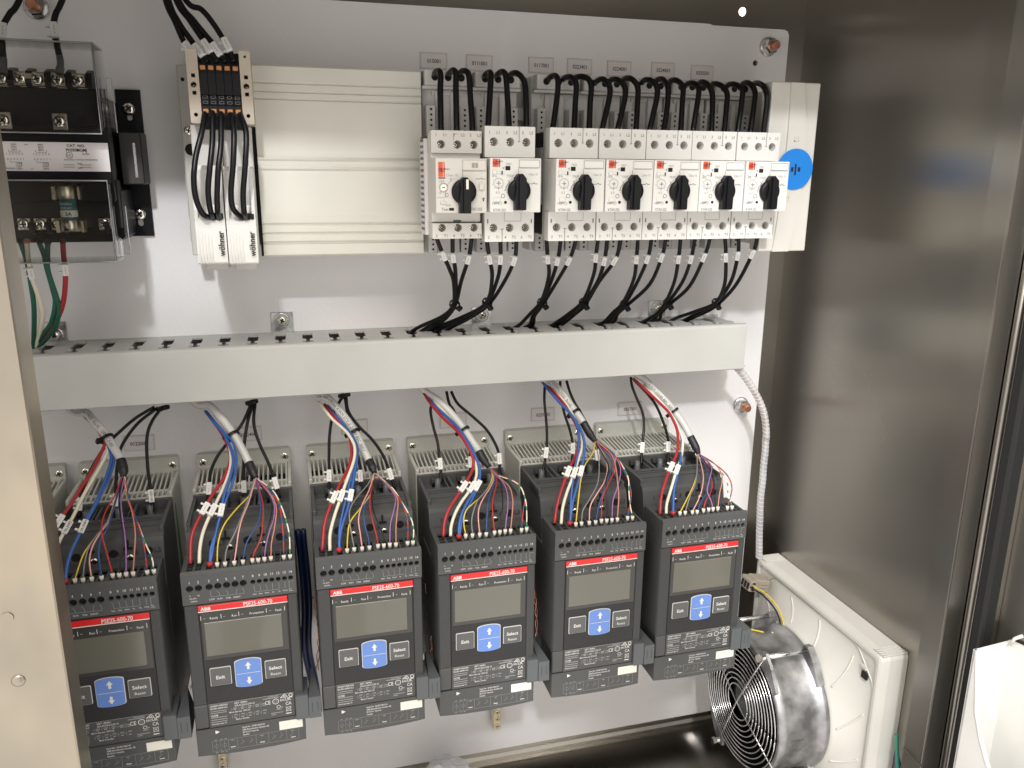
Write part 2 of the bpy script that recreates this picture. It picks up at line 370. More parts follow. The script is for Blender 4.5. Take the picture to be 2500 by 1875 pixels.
STARTER_WIRING = {
 1: {'sheath': [(-419.2,48.0,-250.2),(-407.5,55.7,-250.5),(-399.6,63.9,-257.9),(-390.7,73.1,-266.1),(-383.0,83.1,-276.1),(-376.4,92.0,-285.1)],'shr': [(-376.4,92.0,-285.1),(-373.9,99.4,-291.9),(-373.7,104.0,-296.1)],'cores': {'red': [(-375.1,104.0,-296.9),(-377.2,122.1,-304.4),(-382.2,140.9,-311.8),(-384.1,151.9,-318.9),(-383.1,159.4,-326.5),(-379.3,167.9,-339.4),(-375.9,174.0,-353.8)],'gray': [(-374.9,104.0,-296.9),(-379.0,139.9,-315.8),(-384.1,151.6,-322.3),(-392.1,162.9,-331.5),(-395.6,168.6,-341.3),(-397.7,174.0,-355.0)],'yellow': [(-374.7,104.0,-296.9),(-380.6,143.3,-318.7),(-386.7,154.3,-325.2),(-395.7,165.1,-335.4),(-400.2,170.3,-345.3),(-403.5,174.0,-354.8)],'pink': [(-374.5,104.0,-297.0),(-378.7,142.6,-316.9),(-384.6,155.0,-324.0),(-390.2,163.6,-332.4),(-392.5,169.1,-342.5),(-391.3,174.0,-355.1)],'blue': [(-374.3,104.0,-297.0),(-379.5,150.0,-320.3),(-384.1,160.1,-328.3),(-385.7,166.8,-338.0),(-384.1,174.0,-354.9)],'black': [(-374.1,104.0,-297.0),(-374.0,128.8,-307.7),(-369.8,150.0,-320.2),(-367.6,161.1,-330.9),(-369.4,169.1,-343.2),(-371.0,174.0,-354.2)],'violet': [(-373.2,104.0,-297.1),(-372.8,126.4,-306.5),(-369.7,145.4,-316.7),(-366.2,160.8,-330.1),(-365.5,169.4,-343.6),(-365.9,174.0,-354.1)],'salmon': [(-373.2,104.0,-297.1),(-368.7,124.9,-306.4),(-362.6,141.7,-314.7),(-358.9,157.6,-326.9),(-359.4,167.8,-340.8),(-360.7,174.0,-354.3)],'redblue': [(-372.9,104.0,-297.1),(-365.5,131.7,-309.6),(-358.0,150.4,-320.3),(-352.6,163.1,-332.8),(-350.9,169.7,-344.2),(-350.2,174.0,-354.4)],'whitegreen': [(-372.7,104.0,-297.1),(-366.9,128.7,-308.4),(-358.0,150.1,-320.4),(-350.8,164.3,-334.7),(-346.3,170.0,-344.6),(-345.1,174.0,-354.2)]},'wires': {'red': [(-411.1,50.0,-254.2),(-399.1,64.2,-262.5),(-391.1,77.7,-272.6),(-392.0,83.7,-277.5),(-397.9,100.3,-289.3),(-404.7,114.7,-299.0),(-412.2,129.6,-310.0),(-418.2,139.3,-317.3),(-422.6,147.7,-325.1),(-424.9,156.8,-335.8),(-425.1,170.0,-353.0)],'white': [(-409.2,50.0,-255.5),(-397.1,65.3,-264.6),(-388.3,82.0,-277.2),(-389.5,89.1,-282.7),(-396.3,106.2,-294.1),(-402.3,120.0,-303.9),(-408.1,133.9,-315.3),(-412.6,142.8,-323.0),(-417.1,151.2,-330.7),(-419.1,157.8,-338.2),(-419.1,169.4,-353.0)],'blue': [(-409.2,50.0,-255.5),(-394.6,68.6,-266.1),(-384.5,88.7,-281.0),(-386.0,103.5,-292.7),(-389.5,116.1,-302.2),(-393.1,127.1,-310.8),(-398.4,138.0,-319.0),(-402.8,148.4,-328.2),(-407.3,158.1,-337.3),(-409.7,166.2,-346.1),(-410.3,174.0,-355.3)],'blue2': [(-408.2,50.0,-255.6),(-393.6,68.4,-266.2),(-382.0,88.9,-281.1),(-383.9,105.4,-294.4),(-388.4,118.1,-303.8),(-392.9,129.1,-312.2),(-399.0,141.4,-321.9),(-403.5,150.8,-330.3),(-408.0,159.7,-338.6),(-410.8,174.0,-355.2)]},'blacks': [[(-352.9,42.0,-252.4),(-368.7,48.1,-260.2),(-383.4,54.6,-271.4),(-393.8,59.5,-280.8),(-403.4,65.4,-294.5),(-412.0,71.6,-310.3),(-416.5,76.4,-323.4),(-418.2,82.0,-339.8)],[(-349.8,42.0,-253.2),(-366.8,49.9,-264.6),(-379.6,57.6,-280.2),(-384.2,62.6,-292.4),(-387.0,69.6,-311.1),(-388.3,76.6,-329.8),(-388.8,82.0,-344.2)],[(-346.6,42.0,-253.4),(-355.4,48.3,-264.7),(-360.0,54.5,-278.0),(-360.3,64.5,-301.0),(-358.8,72.2,-318.8),(-357.0,82.0,-341.1)]],'bm': [6.3,4.9,4.4],'wm': {'white': 7.0,'blue': 6.5,'red': 7.1},'tie': 3.3,'bt': (-343.3,46.0,-252.5)},
 2: {'sheath': [(-313.9,48.0,-251.1),(-304.0,53.7,-250.7),(-294.7,61.9,-259.4),(-286.6,70.0,-269.1),(-279.7,78.3,-279.6),(-273.8,86.3,-290.1),(-270.0,92.0,-297.6)],'shr': [(-270.0,92.0,-297.6),(-267.1,98.8,-303.5),(-264.6,104.0,-307.7)],'cores': {'yellow': [(-265.2,104.0,-308.6),(-269.2,122.3,-315.9),(-280.5,143.2,-320.6),(-289.8,157.7,-327.6),(-294.8,167.0,-338.9),(-296.4,174.0,-354.3)],'gray': [(-265.2,104.0,-308.6),(-271.1,130.7,-317.9),(-276.8,150.3,-326.8),(-282.6,162.4,-336.0),(-288.5,169.5,-345.0),(-290.2,174.0,-354.5)],'pink': [(-264.9,104.0,-308.6),(-270.0,132.8,-318.3),(-275.7,151.5,-326.4),(-278.7,161.8,-334.6),(-281.1,170.1,-346.7),(-282.9,174.0,-354.6)],'blue': [(-264.7,104.0,-308.7),(-260.7,132.4,-319.4),(-261.3,148.1,-327.2),(-265.4,158.1,-333.4),(-272.3,167.1,-341.6),(-276.0,174.0,-354.4)],'red': [(-264.5,104.0,-308.7),(-258.6,136.4,-320.2),(-259.0,156.3,-331.6),(-261.4,165.8,-341.3),(-266.0,170.9,-348.2),(-268.4,174.0,-354.0)],'black': [(-264.2,104.0,-308.7),(-252.0,135.2,-318.1),(-251.3,148.1,-325.0),(-255.7,161.6,-335.1),(-261.0,169.4,-345.1),(-263.7,174.0,-354.3)],'violet': [(-264.2,104.0,-308.7),(-253.9,126.0,-313.7),(-249.1,140.6,-319.5),(-249.5,153.4,-327.4),(-253.8,163.2,-335.7),(-257.3,170.3,-346.3),(-258.7,174.0,-354.1)],'salmon': [(-264.0,104.0,-308.7),(-251.9,130.0,-314.6),(-247.2,146.3,-321.8),(-249.3,160.9,-332.9),(-252.3,168.7,-343.2),(-253.5,174.0,-354.0)],'redblue': [(-263.8,104.0,-308.7),(-248.8,133.4,-314.6),(-244.2,147.9,-321.4),(-242.8,159.7,-330.8),(-242.6,168.8,-343.3),(-243.0,174.0,-354.2)],'whitegreen': [(-263.7,104.0,-308.7),(-249.7,128.3,-312.1),(-243.1,146.4,-320.0),(-238.9,160.5,-331.0),(-237.5,167.2,-340.2),(-237.9,174.0,-354.2)]},'wires': {'red': [(-307.0,50.0,-258.5),(-292.9,73.9,-273.1),(-286.6,88.8,-283.6),(-285.6,98.8,-291.6),(-290.6,112.8,-301.8),(-299.2,126.6,-310.1),(-306.7,139.3,-319.5),(-313.1,150.1,-328.3),(-316.7,159.3,-337.8),(-317.2,172.3,-353.0)],'white': [(-306.1,50.0,-259.7),(-291.9,74.8,-274.0),(-285.6,91.2,-285.1),(-285.6,105.5,-296.0),(-290.5,120.4,-306.7),(-296.3,132.8,-315.6),(-302.8,145.2,-325.0),(-307.5,155.4,-334.1),(-309.8,164.6,-343.7),(-310.3,173.0,-353.0)],'blue': [(-308.0,50.0,-257.3),(-300.3,62.8,-264.5),(-290.5,78.4,-273.0),(-282.8,98.9,-287.2),(-284.3,112.7,-297.9),(-290.3,130.6,-311.6),(-293.2,142.9,-322.7),(-297.1,155.8,-335.1),(-300.9,165.2,-344.4),(-302.0,174.0,-354.1)],'blue2': [(-306.9,50.0,-257.4),(-299.2,62.6,-264.6),(-288.5,78.8,-273.0),(-282.2,89.4,-279.2),(-279.7,103.8,-290.3),(-282.3,118.1,-301.7),(-288.3,133.7,-313.8),(-294.1,147.7,-326.0),(-297.6,158.7,-337.1),(-301.5,174.0,-353.6)]},'blacks': [[(-266.6,42.0,-254.2),(-275.0,49.5,-270.4),(-286.3,56.8,-283.7),(-298.5,64.5,-296.7),(-305.3,70.6,-309.1),(-307.4,75.3,-320.1),(-309.6,82.0,-335.5)],[(-265.0,42.0,-255.5),(-270.6,49.0,-269.6),(-274.9,58.7,-289.9),(-276.5,68.3,-310.2),(-277.2,74.6,-323.3),(-277.7,82.0,-338.8)],[(-263.4,42.0,-255.6),(-265.4,50.2,-273.2),(-261.0,58.7,-291.1),(-254.3,66.6,-306.9),(-249.7,73.3,-320.5),(-245.3,82.0,-338.5)]],'bm': [5.3,4.2,4.3],'wm': {'red': 6.0,'white': 5.6,'blue': 5.9},'tie': 3.5,'bt': (-264.3,46.0,-252.1)},
 3: {'sheath': [(-205.7,48.0,-249.0),(-196.3,53.3,-250.5),(-187.5,60.5,-259.3),(-179.8,67.8,-269.2),(-172.3,76.1,-281.0),(-167.0,83.7,-292.6),(-161.3,92.0,-305.2)],'shr': [(-161.3,92.0,-305.2),(-159.3,98.0,-308.9),(-158.0,104.0,-312.8)],'cores': {'gray': [(-158.5,104.0,-313.7),(-166.2,121.1,-317.7),(-176.0,137.6,-320.3),(-184.4,152.1,-325.4),(-186.3,160.6,-332.4),(-185.5,168.9,-343.8),(-184.1,174.0,-354.3)],'yellow': [(-158.5,104.0,-313.7),(-164.1,129.2,-322.6),(-175.2,148.5,-327.9),(-185.5,161.4,-334.3),(-188.8,168.5,-343.6),(-190.2,174.0,-354.6)],'pink': [(-158.5,104.0,-313.7),(-165.3,127.2,-319.9),(-174.1,147.8,-326.2),(-178.4,159.8,-333.6),(-178.1,168.3,-343.9),(-177.4,174.0,-354.4)],'blue': [(-158.3,104.0,-314.8),(-163.8,131.8,-322.7),(-170.3,144.8,-325.6),(-173.6,156.0,-331.4),(-173.2,164.8,-339.5),(-171.6,170.1,-347.0),(-171.1,174.0,-354.2)],'red': [(-158.0,104.0,-314.8),(-164.1,130.0,-321.2),(-167.1,147.1,-327.2),(-166.4,161.6,-336.3),(-164.5,169.1,-345.1),(-163.6,174.0,-353.5)],'black': [(-158.0,104.0,-314.8),(-163.4,132.8,-322.4),(-164.6,151.5,-330.0),(-162.0,162.5,-337.5),(-158.6,169.5,-345.6),(-158.6,174.0,-353.6)],'violet': [(-157.5,104.0,-313.8),(-148.3,128.7,-317.7),(-143.8,144.6,-322.9),(-147.2,157.1,-330.6),(-151.5,166.0,-339.3),(-153.4,174.0,-353.6)],'salmon': [(-157.5,104.0,-313.8),(-146.6,131.7,-317.8),(-142.2,147.9,-323.9),(-144.5,159.3,-332.1),(-146.8,167.3,-341.4),(-148.0,174.0,-354.0)],'redblue': [(-157.5,104.0,-313.8),(-143.6,139.8,-320.4),(-137.9,156.2,-328.6),(-136.3,164.7,-337.2),(-136.7,170.0,-345.7),(-137.8,174.0,-353.8)],'whitegreen': [(-157.5,104.0,-313.8),(-145.6,131.9,-317.8),(-139.1,150.7,-325.3),(-133.1,163.8,-335.8),(-131.6,169.4,-344.4),(-133.0,174.0,-353.9)]},'wires': {'red': [(-198.7,50.0,-258.1),(-187.6,71.8,-270.8),(-179.5,86.9,-279.2),(-178.1,93.4,-284.0),(-178.4,105.3,-293.4),(-182.6,116.0,-301.4),(-192.3,131.5,-312.3),(-201.7,146.8,-324.7),(-207.7,158.7,-336.2),(-211.2,174.0,-353.3)],'white': [(-203.9,50.0,-255.4),(-198.3,60.6,-262.0),(-191.8,71.8,-268.3),(-184.2,82.8,-273.4),(-179.2,91.0,-278.0),(-175.2,101.8,-285.9),(-177.0,112.9,-295.3),(-184.8,128.4,-307.7),(-192.3,142.3,-320.0),(-198.5,153.5,-330.9),(-203.5,164.4,-342.7),(-204.8,174.0,-354.1)],'blue': [(-196.6,50.0,-259.4),(-183.6,74.7,-272.5),(-175.6,90.0,-280.8),(-172.7,102.1,-289.4),(-176.8,119.5,-302.9),(-181.6,134.5,-315.5),(-186.0,146.6,-326.5),(-192.3,158.8,-337.9),(-195.6,166.6,-345.8),(-196.9,174.0,-354.0)],'blue2': [(-195.5,50.0,-259.5),(-182.6,74.8,-272.6),(-174.6,91.0,-281.7),(-173.6,104.6,-291.8),(-183.1,130.4,-311.4),(-188.0,143.0,-322.3),(-192.8,154.5,-333.2),(-195.7,163.8,-342.8),(-196.9,174.0,-354.0)]},'blacks': [[(-178.3,42.0,-252.4),(-184.2,45.4,-258.0),(-191.8,51.6,-270.8),(-195.7,59.1,-288.0),(-197.3,65.7,-303.1),(-198.4,72.6,-319.2),(-199.9,82.0,-340.6)],[(-178.3,42.0,-253.5),(-175.9,53.9,-279.5),(-169.5,68.5,-310.4),(-169.0,78.0,-330.5),(-169.1,82.0,-339.0)],[(-177.2,42.0,-252.4),(-176.0,47.9,-267.2),(-167.2,54.5,-281.1),(-155.0,61.5,-294.0),(-146.2,68.1,-307.8),(-140.7,74.4,-322.7),(-136.6,82.0,-341.1)]],'bm': [5.2,2.7,5.2],'wm': {'red': 6.6,'white': 7.9,'blue': 5.4},'tie': 3.9,'bt': (-177.4,46.0,-250.8)},
 4: {'sheath': [(-99.6,48.0,-251.8),(-89.5,55.3,-258.3),(-81.4,62.1,-265.8),(-74.2,68.9,-274.1),(-67.2,76.0,-283.2),(-60.5,84.0,-293.9),(-53.8,92.0,-304.5)],'shr': [(-53.8,92.0,-304.5),(-51.3,97.5,-310.6),(-47.0,104.0,-317.2)],'cores': {'yellow': [(-46.7,104.0,-317.5),(-46.3,115.5,-321.1),(-52.6,129.8,-325.6),(-63.4,144.7,-329.1),(-73.9,155.2,-331.2),(-82.6,162.8,-334.5),(-86.1,168.7,-342.5),(-85.5,174.0,-353.0)],'gray': [(-46.2,104.0,-318.5),(-45.9,117.9,-322.1),(-54.8,134.9,-326.3),(-67.6,150.9,-328.9),(-74.1,160.0,-333.8),(-78.5,167.7,-342.0),(-79.3,174.0,-353.3)],'pink': [(-45.8,104.0,-318.6),(-46.0,119.9,-322.4),(-52.8,134.3,-325.7),(-62.8,149.3,-329.1),(-69.7,159.8,-334.3),(-72.2,166.7,-341.3),(-72.6,174.0,-353.3)],'blue': [(-45.8,104.0,-318.6),(-44.9,121.4,-321.9),(-50.9,135.8,-325.4),(-58.8,151.6,-330.5),(-62.8,162.4,-337.7),(-66.5,174.0,-353.6)],'red': [(-45.8,104.0,-318.6),(-44.3,124.2,-321.9),(-49.9,140.9,-326.3),(-55.3,153.4,-331.1),(-58.2,165.0,-339.8),(-58.8,174.0,-352.9)],'black': [(-45.8,104.0,-318.6),(-42.7,128.9,-322.1),(-43.9,142.5,-326.3),(-47.0,157.8,-333.8),(-50.8,167.3,-342.4),(-53.8,174.0,-352.8)],'violet': [(-47.2,104.0,-317.4),(-44.1,121.7,-319.9),(-40.7,136.9,-322.1),(-40.7,151.0,-327.9),(-43.3,162.3,-336.1),(-46.2,168.5,-343.3),(-48.8,174.0,-352.6)],'salmon': [(-46.2,104.0,-318.5),(-40.9,127.4,-321.0),(-36.8,143.2,-323.9),(-37.0,155.5,-330.2),(-39.1,163.5,-337.0),(-43.7,174.0,-352.8)],'redblue': [(-45.8,104.0,-318.6),(-38.9,123.1,-319.9),(-31.2,139.2,-319.3),(-26.9,150.2,-323.1),(-26.4,159.6,-330.6),(-29.5,165.8,-337.9),(-33.4,174.0,-353.2)],'whitegreen': [(-45.8,104.0,-318.6),(-40.9,120.3,-320.8),(-32.7,138.0,-319.6),(-27.6,149.4,-322.4),(-26.1,160.1,-330.4),(-26.6,166.7,-338.8),(-28.5,174.0,-352.8)]},'wires': {'red': [(-100.9,50.0,-253.1),(-96.3,61.2,-261.1),(-88.0,76.8,-270.7),(-78.8,91.3,-278.5),(-73.4,100.8,-284.5),(-69.3,111.2,-292.8),(-66.4,120.6,-301.2),(-69.2,128.7,-309.3),(-77.1,137.9,-317.3),(-87.2,147.7,-325.5),(-96.9,156.8,-333.6),(-102.8,164.7,-342.4),(-105.6,172.9,-353.0)],'white': [(-95.3,50.0,-257.4),(-82.7,73.4,-270.2),(-71.6,96.5,-284.2),(-65.1,113.2,-296.3),(-64.6,126.6,-308.7),(-67.4,134.7,-316.7),(-75.8,144.1,-324.3),(-84.6,152.2,-330.4),(-92.5,160.5,-338.0),(-97.5,168.0,-346.1),(-99.2,173.6,-353.0)],'blue': [(-98.1,50.0,-255.3),(-92.7,62.1,-263.0),(-84.2,76.3,-270.2),(-75.2,91.9,-278.6),(-68.0,109.7,-291.6),(-64.0,120.0,-299.7),(-62.0,128.9,-308.0),(-64.4,137.5,-316.8),(-70.6,145.0,-323.6),(-79.7,153.9,-331.1),(-86.7,161.8,-339.0),(-90.5,169.0,-347.4),(-91.7,174.0,-353.7)],'blue2': [(-97.1,50.0,-255.8),(-91.7,61.9,-263.2),(-83.2,76.3,-270.3),(-74.3,92.0,-278.7),(-66.4,110.5,-291.4),(-63.5,121.8,-301.0),(-62.2,131.9,-310.7),(-65.9,139.8,-318.6),(-72.5,149.0,-327.4),(-80.7,158.0,-335.8),(-86.4,164.2,-341.7),(-91.1,174.0,-353.3)]},'blacks': [[(-91.1,42.0,-265.8),(-93.9,46.2,-273.4),(-92.6,54.1,-288.0),(-89.9,61.6,-301.8),(-89.5,69.0,-315.3),(-89.5,75.8,-327.8),(-90.8,82.0,-338.8)],[(-76.4,42.0,-254.8),(-74.7,47.5,-266.4),(-70.7,51.3,-273.5),(-65.0,60.5,-292.1),(-58.9,67.8,-306.3),(-58.7,73.6,-318.3),(-60.7,82.0,-335.7)],[(-71.6,42.0,-255.1),(-65.9,47.4,-267.0),(-52.9,54.7,-278.8),(-39.9,62.2,-291.5),(-32.5,68.3,-304.2),(-28.9,73.7,-316.8),(-30.0,82.0,-336.6)]],'bm': [4.5,5.2,5.2],'wm': {'red': 8.4,'white': 5.7,'blue': 7.6},'tie': 4.2,'bt': None},
 5: {'sheath': [(26.5,48.0,-248.8),(34.9,56.1,-251.3),(40.4,64.9,-258.9),(45.6,74.3,-267.4),(50.7,83.8,-275.8),(54.7,92.0,-283.0)],'shr': [(54.7,92.0,-283.0),(58.8,98.3,-292.1),(63.2,104.0,-299.7)],'cores': {'yellow': [(63.0,104.0,-301.3),(57.4,115.7,-306.2),(40.8,135.7,-312.2),(31.9,150.1,-320.2),(24.7,164.2,-334.3),(19.3,174.0,-353.4)],'gray': [(63.7,104.0,-302.7),(60.7,121.2,-309.9),(55.7,136.4,-317.2),(48.2,151.6,-326.3),(34.8,164.4,-336.6),(27.4,169.7,-343.7),(24.9,174.0,-353.3)],'pink': [(64.4,104.0,-301.4),(65.9,121.3,-307.7),(64.1,136.6,-315.3),(56.4,150.2,-323.8),(44.8,160.9,-331.3),(35.4,168.1,-340.2),(32.5,174.0,-353.5)],'blue': [(65.1,104.0,-301.5),(69.5,129.1,-309.3),(67.2,140.3,-315.5),(55.6,155.6,-325.5),(45.4,166.6,-338.0),(38.9,174.0,-353.6)],'red': [(65.1,104.0,-301.5),(71.2,128.0,-307.2),(68.6,143.3,-315.8),(57.9,156.1,-324.3),(48.1,165.7,-334.8),(44.7,174.0,-352.7)],'black': [(64.4,104.0,-301.4),(64.9,123.9,-308.0),(64.4,139.1,-314.4),(56.5,153.0,-322.7),(52.7,164.4,-334.6),(51.9,169.8,-343.8),(50.0,174.0,-353.0)],'violet': [(65.7,104.0,-301.5),(73.2,129.5,-306.8),(74.2,145.7,-315.5),(65.6,159.7,-327.5),(58.4,167.3,-337.8),(55.3,174.0,-353.1)],'salmon': [(65.0,104.0,-300.1),(71.0,128.4,-305.7),(69.6,145.7,-315.1),(66.8,156.4,-323.7),(65.1,164.9,-334.3),(60.8,174.0,-353.2)],'redblue': [(65.7,104.0,-300.8),(74.0,130.9,-306.4),(77.1,153.1,-319.5),(78.1,162.7,-330.1),(76.2,168.1,-339.3),(71.1,174.0,-352.8)],'whitegreen': [(65.7,104.0,-301.5),(74.2,132.1,-307.3),(78.2,153.5,-319.4),(75.9,163.4,-330.9),(75.0,169.7,-342.4),(76.2,174.0,-353.1)]},'wires': {'red': [(27.3,50.0,-251.1),(37.6,73.5,-264.4),(42.1,88.9,-275.0),(44.6,101.5,-284.7),(42.9,112.3,-294.3),(36.6,123.4,-304.4),(25.7,134.8,-313.7),(15.6,146.5,-325.1),(6.1,158.6,-338.5),(-0.6,170.5,-353.0)],'white': [(30.1,50.0,-252.6),(40.9,75.9,-266.7),(44.8,92.7,-278.1),(46.5,107.6,-289.5),(44.2,118.3,-299.0),(36.7,128.8,-307.8),(27.4,141.4,-319.2),(17.2,153.2,-330.3),(9.4,163.8,-341.8),(5.0,173.4,-353.0)],'blue': [(23.8,50.0,-249.5),(28.8,62.8,-257.3),(35.8,79.2,-266.7),(41.3,90.8,-273.1),(45.8,105.4,-283.6),(46.6,116.6,-293.2),(42.9,127.4,-303.6),(36.6,138.5,-314.7),(29.3,148.9,-325.5),(20.6,160.3,-338.0),(13.8,172.7,-353.0)],'blue2': [(25.2,50.0,-250.3),(29.9,63.6,-258.5),(36.7,80.4,-267.8),(42.7,94.9,-276.0),(43.5,108.1,-286.5),(38.6,122.9,-299.6),(29.6,138.4,-314.1),(22.8,151.4,-327.8),(18.7,160.2,-337.9),(14.1,172.8,-353.0)]},'blacks': [[(29.1,42.0,-251.8),(26.4,49.4,-268.9),(26.0,58.5,-289.7),(24.7,65.9,-306.5),(21.2,73.4,-323.1),(14.8,82.0,-341.5)],[(45.9,42.0,-251.5),(44.8,48.6,-266.2),(46.7,56.4,-283.5),(50.3,63.3,-298.3),(51.9,70.0,-313.0),(49.3,76.5,-327.2),(46.6,82.0,-338.9)],[(53.0,42.0,-251.2),(55.2,46.7,-261.9),(59.3,51.8,-273.2),(65.9,58.0,-285.8),(76.7,69.3,-309.6),(77.3,76.7,-326.8),(77.8,82.0,-339.0)]],'bm': [3.8,4.3,4.9],'wm': {'red': 6.3,'white': 5.9,'blue': 7.2},'tie': 3.8,'bt': None},
 6: {'sheath': [(131.3,48.0,-247.6),(137.6,52.4,-251.9),(146.2,60.0,-262.0),(156.6,68.9,-273.5),(164.8,77.1,-284.9),(171.2,84.2,-295.4),(176.1,92.0,-307.6)],'shr': [(176.1,92.0,-307.6),(178.9,99.0,-316.5),(180.4,104.0,-322.9)],'cores': {'yellow': [(179.1,104.0,-324.8),(162.7,135.0,-331.7),(150.4,151.9,-336.8),(137.6,165.0,-344.0),(125.8,174.0,-353.9)],'gray': [(179.4,104.0,-324.8),(162.1,136.0,-331.3),(151.5,152.8,-336.6),(141.5,163.4,-341.9),(131.3,174.0,-354.0)],'pink': [(181.0,104.0,-326.0),(172.0,128.8,-330.6),(165.7,143.3,-334.2),(155.0,160.0,-341.5),(146.0,168.9,-348.4),(139.0,174.0,-354.3)],'blue': [(182.7,104.0,-326.2),(176.7,128.4,-330.1),(168.6,148.3,-335.8),(161.8,159.5,-341.3),(150.8,168.8,-347.9),(144.1,174.0,-354.4)],'red': [(184.5,104.0,-327.5),(179.0,130.4,-330.6),(173.9,148.5,-335.2),(164.3,161.9,-341.6),(155.3,169.3,-347.1),(150.9,174.0,-353.5)],'black': [(185.1,104.0,-327.5),(178.1,135.3,-330.9),(172.2,153.7,-336.2),(166.8,162.1,-340.8),(160.2,169.2,-346.6),(156.4,174.0,-353.1)],'violet': [(181.3,104.0,-322.8),(180.2,125.3,-324.0),(177.5,137.7,-326.8),(166.5,153.6,-332.5),(159.3,163.8,-339.4),(160.3,169.8,-346.4),(161.2,174.0,-353.1)],'salmon': [(182.5,104.0,-324.0),(183.5,129.5,-323.8),(182.7,147.5,-327.9),(178.3,158.1,-334.0),(171.5,166.6,-341.6),(166.4,174.0,-353.1)],'redblue': [(182.5,104.0,-324.0),(184.9,137.3,-325.5),(187.0,153.9,-330.2),(186.5,163.5,-338.0),(181.4,169.9,-346.4),(176.9,174.0,-353.5)],'whitegreen': [(182.0,104.0,-323.9),(181.1,134.3,-327.3),(183.8,151.7,-329.6),(182.7,162.4,-337.0),(180.5,167.0,-342.3),(182.0,174.0,-353.7)]},'wires': {'red': [(126.0,50.0,-251.2),(134.2,68.7,-261.1),(141.0,84.3,-269.3),(145.9,96.0,-276.0),(147.8,104.3,-282.2),(148.3,114.3,-290.8),(144.9,124.7,-300.9),(139.7,133.1,-309.2),(130.3,142.2,-317.7),(119.4,152.8,-328.3),(110.5,163.0,-339.9),(104.5,174.0,-353.7)],'white': [(139.1,50.0,-258.6),(147.8,77.5,-272.7),(152.7,96.7,-283.7),(153.5,115.0,-297.4),(150.0,125.3,-306.4),(141.3,137.4,-317.3),(133.1,146.1,-324.9),(122.6,158.2,-336.9),(114.4,167.7,-346.7),(111.2,174.0,-353.9)],'blue': [(141.5,50.0,-261.0),(149.4,79.3,-275.6),(154.3,103.4,-289.3),(152.9,116.3,-299.1),(150.0,125.2,-306.5),(140.7,138.5,-317.9),(132.5,150.0,-328.5),(126.4,158.0,-336.3),(122.1,166.1,-345.0),(118.5,174.0,-353.7)]},'blacks': [[(126.6,42.0,-251.6),(127.0,46.2,-261.1),(130.8,52.2,-274.1),(134.7,57.8,-286.1),(135.1,63.5,-299.0),(130.5,72.2,-318.1),(125.5,82.0,-339.5)],[(130.2,42.0,-254.6),(143.0,50.2,-268.8),(151.3,56.5,-281.0),(157.0,63.8,-297.1),(160.3,71.3,-314.1),(158.7,77.6,-328.8),(156.6,82.0,-338.9)],[(142.5,42.0,-254.2),(167.2,58.1,-285.0),(181.9,69.7,-309.6),(188.8,76.9,-325.9),(186.8,82.0,-338.2)]],'bm': [5.2,4.6,2.9],'wm': {'red': 8.2,'white': 5.8},'tie': 3.8,'bt': None},
}
